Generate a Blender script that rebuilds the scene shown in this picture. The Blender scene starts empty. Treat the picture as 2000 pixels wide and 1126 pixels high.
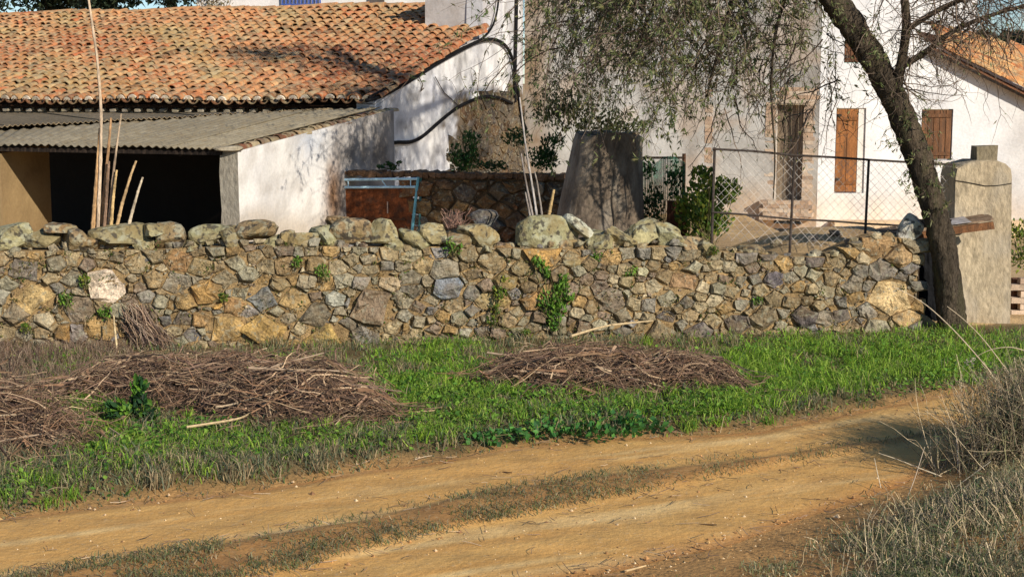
import bpy, bmesh, math, random
import numpy as np
from mathutils import Vector, Matrix, noise as mnoise

random.seed(7)
rng = np.random.default_rng(11)
SC = bpy.context.scene
COL = SC.collection
R = math.radians

# ------------------------------------------------------------------ camera
F_PX, PITCH, EYE = 2800.0, math.atan(373 / 2800), 2.95
CP, SP = math.cos(PITCH), math.sin(PITCH)
CAM = np.array([0.0, 0.0, EYE])
cd = bpy.data.cameras.new('camera')
cd.sensor_width = 36.0
cd.lens = 36.0 * F_PX / 2000
cd.clip_start, cd.clip_end = 0.1, 2000
cam = bpy.data.objects.new('camera', cd)
COL.objects.link(cam)
cam.location = (0, 0, EYE)
cam.rotation_euler = (math.pi / 2 - PITCH, 0, 0)
SC.camera = cam

# ------------------------------------------------------------------ light
SUN_AZ, SUN_EL = R(38), R(25)            # azimuth measured to the right of straight behind the camera
TO_SUN = np.array([math.sin(SUN_AZ) * math.cos(SUN_EL), -math.cos(SUN_AZ) * math.cos(SUN_EL), math.sin(SUN_EL)])
W = bpy.data.worlds.new('World')
SC.world = W
W.use_nodes = True
wn = W.node_tree.nodes
sky = wn.new('ShaderNodeTexSky')
sky.sky_type = 'NISHITA'
sky.sun_disc = False
sky.air_density = 1.0
sky.dust_density = 0.0
sky.ozone_density = 5.0
sky.sun_elevation = SUN_EL
sky.sun_rotation = math.pi - SUN_AZ
wn['Background'].inputs['Strength'].default_value = 0.105
W.node_tree.links.new(sky.outputs[0], wn['Background'].inputs['Color'])
sl = bpy.data.lights.new('sun', 'SUN')
sl.energy = 4.7
sl.angle = R(0.5)
sl.color = (1.0, 0.93, 0.82)
so = bpy.data.objects.new('sun', sl)
COL.objects.link(so)
so.rotation_euler = Vector(TO_SUN).to_track_quat('Z', 'Y').to_euler()
so.location = (20, -20, 30)
SC.view_settings.view_transform = 'Standard'
SC.view_settings.look = 'None'
SC.view_settings.exposure = 0.12
SC.view_settings.gamma = 1.0
SC.view_settings.use_curve_mapping = False

# ------------------------------------------------------------------ pixel <-> place helpers (pixels of the 2000 px photograph)
def ray(px, py):
    return np.array([0, CP, -SP]) + (px - 1000) / F_PX * np.array([1.0, 0, 0]) + (563 - py) / F_PX * np.array([0, SP, CP])
def at(px, py, Y):
    d = ray(px, py)
    return CAM + d * (Y / d[1])
def gnd(px, py, z=0.0):
    d = ray(px, py)
    return CAM + d * ((z - EYE) / d[2])
def proj(P):
    q = np.asarray(P, float) - CAM
    dz = q[..., 1] * CP - q[..., 2] * SP
    dz = np.where(np.abs(dz) < .01, .01, dz)
    return 1000 + F_PX * q[..., 0] / dz, 563 - F_PX * (q[..., 1] * SP + q[..., 2] * CP) / dz
def srgb(r, g, b):
    f = lambda c: (c / 255 / 12.92) if c / 255 <= .04045 else ((c / 255 + .055) / 1.055) ** 2.4
    return np.array([f(r), f(g), f(b)])
def sstep(a, b, x):
    t = np.clip((x - a) / (b - a), 0, 1)
    return t * t * (3 - 2 * t)
_H = rng.random((257, 257))
def vnoise(x, y, seed=0):                       # tileable value noise, 0..1
    x = np.asarray(x, float) + seed * 17.31
    y = np.asarray(y, float) + seed * 9.17
    xi, yi = np.floor(x).astype(int), np.floor(y).astype(int)
    fx, fy = x - xi, y - yi
    fx, fy = fx * fx * (3 - 2 * fx), fy * fy * (3 - 2 * fy)
    g = lambda a, b: _H[a % 257, b % 257]
    return (g(xi, yi) * (1 - fx) + g(xi + 1, yi) * fx) * (1 - fy) + (g(xi, yi + 1) * (1 - fx) + g(xi + 1, yi + 1) * fx) * fy
def fbm(x, y, seed=0, n=3):
    s, a, t = 0, 1.0, 0
    for k in range(n):
        s = s + a * vnoise(np.asarray(x) * 2 ** k, np.asarray(y) * 2 ** k, seed + k * 3)
        t += a
        a *= .5
    return s / t
def blob(px, py, cx, cy, rx, ry):
    return np.exp(-(((px - cx) / rx) ** 2 + ((py - cy) / ry) ** 2))

# ------------------------------------------------------------------ materials
def mat(name, src='attr', rough=.9, n1=(6, .25), n2=(40, .2), bump=(60, .3), bump2=None, second=None, translucent=0, spec=.2, metal=0, stretch=None):
    m = bpy.data.materials.new(name)
    m.use_nodes = True
    nt = m.node_tree
    N, L = nt.nodes, nt.links
    p = N['Principled BSDF']
    p.inputs['Roughness'].default_value = rough
    p.inputs['Specular IOR Level'].default_value = spec
    p.inputs['Metallic'].default_value = metal
    geo = N.new('ShaderNodeNewGeometry')
    vec = geo.outputs['Position']
    if stretch:
        mp = N.new('ShaderNodeMapping')
        mp.inputs['Scale'].default_value = stretch
        L.new(vec, mp.inputs['Vector'])
        vec = mp.outputs['Vector']
    if src == 'attr':
        a = N.new('ShaderNodeAttribute')
        a.attribute_name = 'col'
        c = a.outputs['Color']
    elif src == 'obj':
        a = N.new('ShaderNodeObjectInfo')
        c = a.outputs['Color']
    else:
        a = N.new('ShaderNodeRGB')
        a.outputs[0].default_value = (*src, 1)
        c = a.outputs[0]
    def noise_(scale, detail=4):
        t = N.new('ShaderNodeTexNoise')
        t.inputs['Scale'].default_value = scale
        t.inputs['Detail'].default_value = detail
        L.new(vec, t.inputs['Vector'])
        return t.outputs['Fac']
    for nn in (n1, n2):
        if not nn:
            continue
        f = noise_(nn[0])
        mr = N.new('ShaderNodeMapRange')
        mr.inputs['From Min'].default_value = .3
        mr.inputs['From Max'].default_value = .7
        mr.inputs['To Min'].default_value = 1 - nn[1]
        mr.inputs['To Max'].default_value = 1 + nn[1]
        L.new(f, mr.inputs['Value'])
        mx = N.new('ShaderNodeVectorMath')
        mx.operation = 'SCALE'
        L.new(c, mx.inputs[0])
        L.new(mr.outputs[0], mx.inputs['Scale'])
        c = mx.outputs[0]
    for sec in (second or []):                   # (colour, scale, threshold, softness, amount): patches of another colour
        sc_, s_, th, so_, am = sec
        f = noise_(s_, 6)
        mr = N.new('ShaderNodeMapRange')
        mr.inputs['From Min'].default_value = th - so_
        mr.inputs['From Max'].default_value = th + so_
        mr.inputs['To Max'].default_value = am
        L.new(f, mr.inputs['Value'])
        mx = N.new('ShaderNodeMix')
        mx.data_type = 'RGBA'
        L.new(mr.outputs[0], mx.inputs['Factor'])
        L.new(c, mx.inputs['A'])
        mx.inputs['B'].default_value = (*sc_, 1)
        c = mx.outputs['Result']
    L.new(c, p.inputs['Base Color'])
    if bump:
        nrm = None
        for b in (bump, bump2):
            if not b:
                continue
            bp = N.new('ShaderNodeBump')
            bp.inputs['Strength'].default_value = b[1]
            bp.inputs['Distance'].default_value = b[2] if len(b) > 2 else .02
            L.new(noise_(b[0], 8), bp.inputs['Height'])
            if nrm is not None:
                L.new(nrm, bp.inputs['Normal'])
            nrm = bp.outputs['Normal']
        L.new(nrm, p.inputs['Normal'])
    if translucent:
        tr = N.new('ShaderNodeBsdfTranslucent')
        L.new(c, tr.inputs['Color'])
        ms = N.new('ShaderNodeMixShader')
        ms.inputs[0].default_value = translucent
        L.new(p.outputs[0], ms.inputs[1])
        L.new(tr.outputs[0], ms.inputs[2])
        L.new(ms.outputs[0], N['Material Output'].inputs['Surface'])
    return m

M_GROUND = mat('soil', n1=(3, .18), n2=(45, .28), bump=(25, .5, .03), bump2=(140, .5, .008))
M_ROAD = mat('packed_dirt', n1=(2.2, .10), n2=(70, .16), bump=(20, .4, .025), bump2=(130, .5, .008), second=[((.44, .25, .09), 4, .58, .12, .5), ((.62, .46, .26), 30, .64, .05, .35), ((.26, .15, .06), 48, .69, .04, .5)])
M_STONE = mat('field_stone', n1=(10, .30), n2=(42, .42), bump=(24, .8, .04), bump2=(95, .8, .015),
              second=[((.17, .115, .055), 5, .54, .10, .65), ((.36, .34, .24), 17, .60, .05, .5), ((.05, .042, .035), 9, .64, .06, .6)])
M_CAP = mat('lichened_stone', n1=(6, .25), n2=(30, .28), bump=(18, .6, .04), bump2=(70, .6, .012),
            second=[((.40, .39, .27), 9, .54, .04, .6), ((.24, .17, .07), 5, .55, .06, .6), ((.055, .045, .035), 14, .58, .04, .85)])
M_MORTAR = mat('earth_mortar', n1=(7, .25), n2=(50, .30), bump=(16, .7, .05), bump2=(70, .7, .02))
M_PLASTER = mat('lime_plaster', n1=(1.6, .10), n2=(22, .08), bump=(9, .35, .03), bump2=(70, .35, .006))
M_CONC = mat('weathered_concrete', n1=(5, .32), n2=(26, .26), bump=(9, .6, .05), bump2=(70, .6, .012), stretch=(1.3, 1.3, .6), second=[((.15, .12, .085), 5, .60, .10, .5), ((.46, .40, .31), 3, .58, .10, .4)])
M_TILE = mat('clay_tile', src='obj', n1=(14, .20), n2=(60, .22), bump=(60, .4, .01),
             second=[((.44, .37, .21), 9, .55, .08, .55), ((.10, .06, .035), 7, .60, .07, .6), ((.30, .27, .17), 3, .57, .08, .45)])
M_TILEA = mat('clay_tile_far', n1=(14, .20), n2=(60, .22), bump=(60, .4, .01),
              second=[((.44, .37, .21), 9, .55, .08, .55), ((.10, .06, .035), 7, .60, .07, .6), ((.30, .27, .17), 3, .57, .08, .45)])
M_SHEET = mat('fibre_cement', n1=(3, .15), n2=(40, .15), bump=(60, .3, .005), second=[((.24, .18, .10), 4, .55, .1, .6), ((.10, .09, .08), 13, .60, .06, .5)])
M_BARK = mat('bark', n1=(5, .3), n2=(38, .35), bump=(16, 1.0, .14), bump2=(60, 1.0, .03), stretch=(1.5, 1.5, .28),
             second=[((.11, .11, .045), 4, .60, .10, .6)])
M_TWIG = mat('dry_twig', n1=None, n2=(30, .25), bump=None)
M_LEAF = mat('leaf', n1=None, n2=(20, .2), bump=None, translucent=.30, rough=.6, spec=.3)
M_GRASS = mat('grass_blade', n1=None, n2=(9, .2), bump=None, translucent=.35, rough=.7)
M_WOOD = mat('old_wood', n1=(5, .3), n2=(60, .35), bump=(40, .7, .015), stretch=(3, 3, .4), second=[((.09, .06, .04), 6, .58, .08, .6)])
M_PAINT = mat('painted_metal', n1=(8, .15), n2=(40, .2), bump=(60, .2, .004), rough=.55, spec=.4)
M_RUST = mat('rusty_sheet', n1=(5, .35), n2=(35, .4), bump=(30, .5, .01), rough=.85, second=[((.05, .03, .02), 8, .57, .08, .7)])
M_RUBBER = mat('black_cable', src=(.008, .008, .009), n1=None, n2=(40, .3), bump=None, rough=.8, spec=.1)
M_BRICK = mat('brick_clay', src='obj', n1=(12, .2), n2=(70, .25), bump=(50, .5, .01))
M_CLOTH = mat('cloth', n1=(4, .2), n2=(60, .25), bump=(40, .3, .01), rough=.9)

# ------------------------------------------------------------------ mesh building
def mesh_np(name, V, F, m, parent=None, col=None, loc=None, smooth=False, kind=None):
    """F: list of int arrays (n,k). col: (3,), or (nV,3)."""
    V = np.asarray(V, np.float32).reshape(-1, 3)
    me = bpy.data.meshes.new(name)
    F = [np.asarray(f, np.int32) for f in F if len(f)]
    nl = sum(f.size for f in F)
    nf = sum(len(f) for f in F)
    me.vertices.add(len(V))
    o3 = np.zeros(3, np.float32) if loc is None else np.asarray(loc, np.float32)
    me.vertices.foreach_set('co', (V - o3).ravel())
    me.loops.add(nl)
    me.loops.foreach_set('vertex_index', np.concatenate([f.ravel() for f in F]))
    me.polygons.add(nf)
    tot = np.concatenate([np.full(len(f), f.shape[1], np.int32) for f in F])
    st = np.concatenate([[0], np.cumsum(tot)[:-1]]).astype(np.int32)
    me.polygons.foreach_set('loop_start', st)
    me.polygons.foreach_set('use_smooth', np.full(nf, bool(smooth)))
    if col is not None:
        c = np.ones((len(V), 4), np.float32)
        c[:, :3] = col
        a = me.attributes.new('col', 'FLOAT_COLOR', 'POINT')
        a.data.foreach_set('color', c.ravel())
    me.update(calc_edges=True)
    me.validate()
    me.materials.append(m)
    o = bpy.data.objects.new(name, me)
    COL.objects.link(o)
    if loc is not None:
        o.location = loc
    if parent is not None:
        o.parent = parent
        if loc is not None:
            o.location = np.asarray(loc) - np.array(world_loc(parent))
        else:
            o.location = -np.array(world_loc(parent))
    if kind:
        o['kind'] = kind
    return o
def world_loc(o):
    v = Vector((0, 0, 0))
    while o is not None:
        v = v + o.location
        o = o.parent
    return v
class MB:
    """collects pieces, then links them as one mesh object"""
    def __init__(s):
        s.V, s.C, s.F, s.n = [], [], {}, 0
    def add(s, V, F, col=(1, 1, 1)):
        V = np.asarray(V, float).reshape(-1, 3)
        s.V.append(V)
        c = np.empty((len(V), 3))
        c[:] = col
        s.C.append(c)
        for f in F:
            f = np.asarray(f, int)
            if f.size:
                s.F.setdefault(f.shape[1], []).append(f + s.n)
        s.n += len(V)
        return s
    def box(s, c, size, col=(1, 1, 1), ax=None, jit=0):
        """box centred at c; ax: three axis vectors"""
        ax = np.eye(3) if ax is None else np.asarray(ax, float)
        h = np.asarray(size) / 2
        V = np.array([[i, j, k] for i in (-1, 1) for j in (-1, 1) for k in (-1, 1)], float) * h
        V = np.asarray(c) + V @ ax
        if jit:
            V = V + rng.normal(0, jit, V.shape)
        Q = [(0, 1, 3, 2), (4, 6, 7, 5), (0, 4, 5, 1), (2, 3, 7, 6), (0, 2, 6, 4), (1, 5, 7, 3)]
        return s.add(V, [Q], col)
    def tube(s, pts, rad, sides=8, col=(1, 1, 1), rough=0, cap=True):
        V, F = tube(pts, rad, sides, rough, cap)
        return s.add(V, F, col)
    def prism(s, poly, thick, col=(1, 1, 1)):
        """polygon (n,3) extruded by vector thick"""
        P = np.asarray(poly, float)
        n = len(P)
        V = np.vstack([P, P + np.asarray(thick)])
        q = [(i, (i + 1) % n, n + (i + 1) % n, n + i) for i in range(n)]
        return s.add(V, [q, [tuple(range(n))[::-1]], [tuple(range(n, 2 * n))]], col)
    def build(s, name, m, parent=None, smooth=False, kind=None, loc=None):
        return mesh_np(name, np.vstack(s.V), [np.vstack(f) for f in s.F.values()], m, parent, np.vstack(s.C), loc, smooth, kind)
def tube(pts, rad, sides=8, rough=0, cap=True):
    P = np.asarray(pts, float)
    n = len(P)
    r = np.broadcast_to(np.asarray(rad, float), (n,))
    T = np.gradient(P, axis=0)
    T /= np.linalg.norm(T, axis=1)[:, None] + 1e-9
    up = np.array([0, 0, 1.0]) if abs(T[n // 2][2]) < .8 else np.array([1.0, 0, 0])
    A = np.cross(T, up)
    A /= np.linalg.norm(A, axis=1)[:, None] + 1e-9
    B = np.cross(T, A)
    th = np.linspace(0, 2 * np.pi, sides, endpoint=False)
    rr = r[:, None] * np.ones(sides)
    if rough:
        rr = rr * (1 + rough * (rng.random((n, sides)) - .5))
    V = P[:, None] + rr[..., None] * (np.cos(th)[None, :, None] * A[:, None] + np.sin(th)[None, :, None] * B[:, None])
    i, j = np.meshgrid(np.arange(n - 1), np.arange(sides), indexing='ij')
    q = np.stack([i * sides + j, i * sides + (j + 1) % sides, (i + 1) * sides + (j + 1) % sides, (i + 1) * sides + j], -1).reshape(-1, 4)
    F = [q]
    if cap and sides > 2:
        F.append(np.array([np.arange(sides)[::-1], (n - 1) * sides + np.arange(sides)]))
    return V.reshape(-1, 3), F
def vtubes(P, r, sides=3):
    """many tubes at once: P (N,K,3), r (N,K)"""
    N, K, _ = P.shape
    T = np.gradient(P, axis=1)
    T /= np.linalg.norm(T, axis=2)[..., None] + 1e-9
    ref = rng.normal(size=(N, 1, 3))
    A = np.cross(T, ref)
    A /= np.linalg.norm(A, axis=2)[..., None] + 1e-9
    B = np.cross(T, A)
    th = np.linspace(0, 2 * np.pi, sides, endpoint=False)
    V = P[:, :, None] + r[:, :, None, None] * (np.cos(th)[:, None] * A[:, :, None] + np.sin(th)[:, None] * B[:, :, None])
    b = (np.arange(N) * K * sides)[:, None, None]
    i, j = np.arange(K - 1)[None, :, None], np.arange(sides)[None, None, :]
    q = np.stack(np.broadcast_arrays(b + i * sides + j, b + i * sides + (j + 1) % sides, b + (i + 1) * sides + (j + 1) % sides, b + (i + 1) * sides + j), -1)
    return V.reshape(-1, 3), [q.reshape(-1, 4)]
def leaves(C, D, Nn, length, width):
    """folded diamond leaves: base at C, axis D, side across Nn; 2 tris each with a drooped tip"""
    n = len(C)
    D = D / (np.linalg.norm(D, axis=1)[:, None] + 1e-9)
    S = np.cross(D, Nn)
    S /= np.linalg.norm(S, axis=1)[:, None] + 1e-9
    U = np.cross(S, D)
    l, w = np.broadcast_to(length, (n,))[:, None], np.broadcast_to(width, (n,))[:, None]
    V = np.stack([C, C + D * l * .45 + S * w / 2 + U * w * .15, C + D * l, C + D * l * .45 - S * w / 2 + U * w * .15], 1)
    b = np.arange(n)[:, None] * 4
    return V.reshape(-1, 3), [np.vstack([b + np.array([0, 1, 2]), b + np.array([0, 2, 3])])]
def blades(B, h, w, lean, bend):
    """grass: B (n,3) bases; h, w (n,), lean (n,2) sideways at the tip as a share of h; bend: extra droop"""
    n = len(B)
    a = rng.random(n) * 2 * np.pi
    S = np.stack([np.cos(a), np.sin(a), np.zeros(n)], 1) * w[:, None] / 2
    L3 = np.concatenate([lean * h[:, None], np.zeros((n, 1))], 1)
    Z = np.array([0, 0, 1.0])
    mid = B + L3 * .3 + Z * (h * .6)[:, None]
    tip = B + L3 + Z * (h * (1 - bend))[:, None]
    V = np.stack([B - S, B + S, mid - S * .75, mid + S * .75, tip], 1)
    b = np.arange(n)[:, None] * 5
    return V.reshape(-1, 3), [b + np.array([0, 1, 3, 2]), b + np.array([2, 3, 4])]
def rep(c, k):
    return np.repeat(c, k, axis=0)

# ------------------------------------------------------------------ things, parts
def tag(o, label, cat, group=None, kind=None):
    if label: o['label'] = label
    if cat: o['category'] = cat
    if group: o['group'] = group
    if kind: o['kind'] = kind
    return o
def thing(name, label, cat, loc=(0, 0, 0), group=None):
    o = bpy.data.objects.new(name, None)
    COL.objects.link(o)
    o.location = [float(v) for v in loc]
    o.empty_display_size = .2
    return tag(o, label, cat, group)

# ------------------------------------------------------------------ terrain
ROAD_UP = [gnd(x, y) for x, y in ((-900, 1090), (-300, 1045), (0, 1016), (250, 985), (500, 962), (700, 925), (850, 905), (1000, 878), (1200, 858), (1380, 852), (1480, 846), (1600, 822), (1750, 792), (1850, 773), (2000, 750), (2400, 700), (3000, 650))]
ROAD_UP = np.array(ROAD_UP)
MID_UP = np.array([gnd(x, y) for x, y in ((-300, 1180), (150, 1105), (450, 1060), (700, 1012), (1000, 950), (1250, 918), (1500, 888), (1720, 860), (1870, 833), (2200, 775), (3000, 690))])
MID_LO = np.array([gnd(x, y) for x, y in ((-300, 1260), (300, 1170), (600, 1126), (750, 1080), (900, 1045), (1100, 1005), (1250, 975), (1500, 925), (1650, 897), (1800, 868), (2200, 795), (3000, 700))])
ROAD_LO = np.array([gnd(x, y) for x, y in ((-300, 1400), (600, 1250), (1050, 1140), (1300, 1092), (1450, 1050), (1600, 1000), (1750, 950), (1870, 890), (2100, 835), (3000, 730))])
def curve(Pl, X):
    x0, x1 = Pl[0, 0], Pl[-1, 0]
    s0 = (Pl[1, 1] - Pl[0, 1]) / (Pl[1, 0] - Pl[0, 0])
    s1 = (Pl[-1, 1] - Pl[-2, 1]) / (Pl[-1, 0] - Pl[-2, 0])
    y = np.interp(X, Pl[:, 0], Pl[:, 1])
    return y + np.minimum(X - x0, 0) * s0 + np.maximum(X - x1, 0) * s1
WA, WB = gnd(-260, 703), gnd(1788, 657.3)          # foot of the dry-stone wall
WD = (WB - WA) / np.linalg.norm(WB - WA)
WN = np.array([WD[1], -WD[0], 0.0])              # faces the road
WLEN = np.linalg.norm(WB - WA)
def wall_y(X):
    return WA[1] + (X - WA[0]) * WD[1] / WD[0]
def zt(X, Y):
    X, Y = np.asarray(X, float), np.asarray(Y, float)
    ru, rl = curve(ROAD_UP, X), curve(ROAD_LO, X)
    wy = wall_y(X)
    z = np.zeros(np.broadcast(X, Y).shape)
    # verge: small bank above the road, then a gentle hump towards the wall
    v = sstep(0, .5, Y - ru) * (Y < wy + .3)
    z = z + v * (.03 + .07 * fbm(X * .9, Y * .9, 2) + .03 * vnoise(X * 4, Y * 4, 3))
    # ground behind the wall: fill inside the yard, a bank on the right
    b = sstep(.1, .6, Y - wy)
    hr = sstep(1.5, 4.2, X)
    crest = .35 + hr * (.72 * np.exp(-((Y - wy - 2.0) / 2.6) ** 2) + .12) + .06 * (fbm(X * 1.3, Y * 1.3, 5) - .5)
    gate = sstep(4.9, 5.6, X)
    z = z * (1 - b) + b * (crest * (1 - gate) + gate * .12)
    # near bank with the dry shrubs, right foreground
    d = rl - Y
    near = sstep(0, 2.2, d) * (.06 + .22 * sstep(1.5, 4.5, X))
    near = near + sstep(3, 9, d) * .8
    z = z + near + .04 * sstep(0, .6, d) * fbm(X * 3, Y * 3, 8)
    return z
def axis(lo, hi, step, far, k=26):
    a = np.arange(lo, hi + 1e-6, step)
    e = np.geomspace(step, far, k)
    return np.concatenate([(lo - np.cumsum(e))[::-1], a, hi + np.cumsum(e)])
gx, gy = axis(-8, 9, .06, 160), axis(7, 20, .06, 160)
GX, GY = np.meshgrid(gx, gy, indexing='ij')
GZ = zt(GX, GY)
far = np.maximum(np.maximum(np.abs(GX) - 20, 0), np.maximum(GY - 38, 0))
GZ = GZ * np.exp(-far / 20) + np.where(GY > 38, far * .015, 0)
px_, py_ = proj(np.stack([GX, GY, GZ], -1))
soil = np.zeros(GX.shape + (3,))
DIRT, VERGE, BANK, YARD = srgb(182, 138, 84), srgb(112, 94, 62), srgb(204, 172, 124), srgb(158, 128, 92)
dru, drl = GY - curve(ROAD_UP, GX), curve(ROAD_LO, GX) - GY
k = sstep(-.02, .35, dru + .25 * (fbm(GX * 2, GY * 2, 4) - .5))[..., None]
soil[:] = DIRT
soil = soil * (1 - k) + VERGE * k
k = (sstep(.0, 1.6, drl) * .7)[..., None]
soil = soil * (1 - k) + srgb(158, 116, 70) * k
k = sstep(.1, .4, GY - wall_y(GX))[..., None]
kb = (.25 + .75 * vnoise(GX * 2, GY * 2, 6))[..., None]
soil = soil * (1 - k) + k * (BANK * kb + YARD * (1 - kb))
n0, n1_ = len(gx), len(gy)
ii, jj = np.meshgrid(np.arange(n0 - 1), np.arange(n1_ - 1), indexing='ij')
gq = np.stack([ii * n1_ + jj, (ii + 1) * n1_ + jj, (ii + 1) * n1_ + jj + 1, ii * n1_ + jj + 1], -1).reshape(-1, 4)
GV = np.stack([GX, GY, GZ], -1).reshape(-1, 3)
o = mesh_np('ground', GV, [gq], M_GROUND, None, soil.reshape(-1, 3), smooth=True)
o['kind'] = 'structure'

# the dirt road, a sheet just above the ground with ruts and a grassy middle
rx = np.arange(-9, 12, .035)
nw = 90
ww = np.linspace(0, 1, nw)
RX = rx[:, None] * np.ones(nw)
up = curve(ROAD_UP, rx) + .10 * (fbm(rx * 3, rx * 0, 21) - .5) + .03
lo = curve(ROAD_LO, rx) + .16 * (fbm(rx * 2.2, rx * 0, 25) - .5) - .03
RY = up[:, None] * (1 - ww) + lo[:, None] * ww
mu, ml = curve(MID_UP, RX), curve(MID_LO, RX)
wob = .16 * (fbm(RX * 1.6, RY * 1.6, 31) - .5)
mid = sstep(-.06, .22, mu - RY - .05 + wob) * sstep(-.06, .22, RY - ml - .05 + wob)
edge = np.minimum(sstep(.0, .22, up[:, None] - RY + 0 * RX), sstep(0, .3, RY - lo[:, None]))
RZ = zt(RX, RY) + .004 + .012 * edge + .035 * mid * (.6 + .8 * fbm(RX * 5, RY * 5, 33)) + .012 * (vnoise(RX * 2.5, RY * 6, 35) - .5) * edge
RC = np.zeros(RX.shape + (3,))
lane = .5 + .5 * np.sin(8.0 * (RY - .53 * RX) + 3 * fbm(RX * .5, RY * .5, 40))
fine = fbm(RX * 1.2, (RY - .5 * RX) * 9, 41)
c0, c1, c2 = srgb(226, 180, 108), srgb(212, 158, 88), srgb(238, 204, 142)
k = np.clip(.25 + .9 * (fine - .35), 0, 1)[..., None]
RC = c0 * k + c1 * (1 - k)
k = (np.clip(lane * fine * 1.5 - .45, 0, 1) * (1 - mid))[..., None]
RC = RC * (1 - k) + c2 * k
k = np.clip(mid * (.45 + .6 * fbm(RX * 6, RY * 6, 43)), 0, 1)[..., None]
RC = RC * (1 - k) + srgb(158, 112, 66) * k
k = ((1 - edge) * .7)[..., None]
RC = RC * (1 - k) + srgb(176, 118, 68) * k
ii, jj = np.meshgrid(np.arange(len(rx) - 1), np.arange(nw - 1), indexing='ij')
rq = np.stack([ii * nw + jj, ii * nw + jj + 1, (ii + 1) * nw + jj + 1, (ii + 1) * nw + jj], -1).reshape(-1, 4)
o = mesh_np('dirt_road', np.stack([RX, RY, RZ], -1).reshape(-1, 3), [rq], M_ROAD, None, RC.reshape(-1, 3), smooth=True)
o['kind'] = 'structure'
def zs(X, Y):
    return zt(X, Y)

# ------------------------------------------------------------------ stones (power diagram cells)
def clip_poly(P, n, d):
    """keep points with P.n <= d"""
    out = []
    v = P @ n - d
    m = len(P)
    for i in range(m):
        a, b = v[i], v[(i + 1) % m]
        if a <= 0:
            out.append(P[i])
        if (a < 0 < b) or (b < 0 < a):
            out.append(P[i] + (P[(i + 1) % m] - P[i]) * (a / (a - b)))
    return np.array(out) if len(out) > 2 else None
def pack(inside, box, sizes, fixed=(), stretch=1.25, tries=16000, loose=.70):
    """dart throwing of centres with varied radii; returns list of (s, z, r, fixed index or -1)"""
    pts = [(f[0], f[1], f[2], i) for i, f in enumerate(fixed)]
    S = np.array([[p[0] / stretch, p[1], p[2]] for p in pts] or [[1e9, 1e9, 0]])
    for rr in sizes:
        for _ in range(tries):
            s, z = random.uniform(box[0], box[1]), random.uniform(box[2], box[3])
            if not inside(s, z):
                continue
            r = rr * random.uniform(.85, 1.15)
            d = np.hypot(S[:, 0] - s / stretch, S[:, 1] - z)
            if (d > (S[:, 2] + r) * loose).all():
                pts.append((s, z, r, -1))
                S = np.vstack([S, [s / stretch, z, r]])
    return pts
def cells(pts, box, stretch=1.25, topf=None):
    A = np.array([[p[0] / stretch, p[1]] for p in pts])
    r = np.array([p[2] for p in pts])
    out = []
    for i in range(len(pts)):
        d = np.hypot(*(A - A[i]).T)
        P = np.array([[box[0] / stretch, box[2]], [box[1] / stretch, box[2]], [box[1] / stretch, box[3]], [box[0] / stretch, box[3]]])
        m = r[i] * 1.9
        P = np.array([A[i] + (-m, -m), A[i] + (m, -m), A[i] + (m, m), A[i] + (-m, m)])
        for j in np.argsort(d)[1:28]:
            n = (A[j] - A[i]) / d[j]
            t = (d[j] ** 2 + r[i] ** 2 - r[j] ** 2) / (2 * d[j])
            P = clip_poly(P, n, A[i] @ n + t)
            if P is None:
                break
        for a_, b_ in ((np.array([0, 1.]), box[3]), (np.array([0, -1.]), -box[2])):
            if P is not None:
                P = clip_poly(P, a_, b_)
        if P is None:
            out.append(None)
            continue
        P = P * np.array([stretch, 1])
        if topf is not None:
            P = clip_poly(P, np.array([0, 1.]), topf(pts[i][0]))
        out.append(P)
    return out
def stone_mesh(P, origin, du, dv, dn, depth, proud, gap=.012, rnd=.5):
    """one wall stone from its outline P (n,2); about 50 triangles"""
    c = P.mean(0)
    n = 10
    # corners of the outline first, the rest of the points along its long sides
    Q = [p for p in P]
    want = int(rng.integers(4, 7))
    while len(Q) > want:                          # drop the corners that matter least: angular blocks
        m_ = len(Q)
        ar = [abs(np.cross(Q[i] - Q[i - 1], Q[(i + 1) % m_] - Q[i])) for i in range(m_)]
        Q.pop(int(np.argmin(ar)))
    while len(Q) < n:
        d = [np.hypot(*(Q[i] - Q[(i + 1) % len(Q)])) for i in range(len(Q))]
        i = int(np.argmax(d))
        Q.insert(i + 1, Q[i] + (Q[(i + 1) % len(Q)] - Q[i]) * rng.uniform(.35, .65))
    O = np.array(Q)
    size = math.sqrt(max(1e-5, abs(np.sum(O[:, 0] * np.roll(O[:, 1], -1) - O[:, 1] * np.roll(O[:, 0], -1))) / 2))
    O = c + (O - c) * (1 - gap / max(size * .5, .02))
    O = O + rng.normal(0, size * .032, O.shape)
    tilt = np.clip(rng.normal(0, .26, 2) + np.array([0, .06]), -.5, .5) * min(1, .07 / size)
    V = []
    for k_, (sc, h) in enumerate(((1.0, -depth), (.985, proud * .72), (.80 - .3 * rnd * rng.random(), proud * 1.05))):
        q = c + (O - c) * sc
        hh = h + (tilt @ (q - c).T) * (k_ > 0) + rng.normal(0, size * .055, n) * (k_ > 0)
        if k_:
            hh = np.maximum(hh, .012)
        V.append(origin + q[:, :1] * du + q[:, 1:] * dv + hh[:, None] * dn)
    cc_ = c + rng.normal(0, size * .10, 2)
    V.append((origin + cc_[0] * du + cc_[1] * dv + dn * (proud * 1.05 + rng.normal(0, size * .05)))[None])
    V = np.vstack(V)
    F4 = [(k_ * n + i, k_ * n + (i + 1) % n, (k_ + 1) * n + (i + 1) % n, (k_ + 1) * n + i) for k_ in range(2) for i in range(n)]
    F3 = [(2 * n + i, 2 * n + (i + 1) % n, 3 * n) for i in range(n)]
    return V, [F4, F3], size
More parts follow.
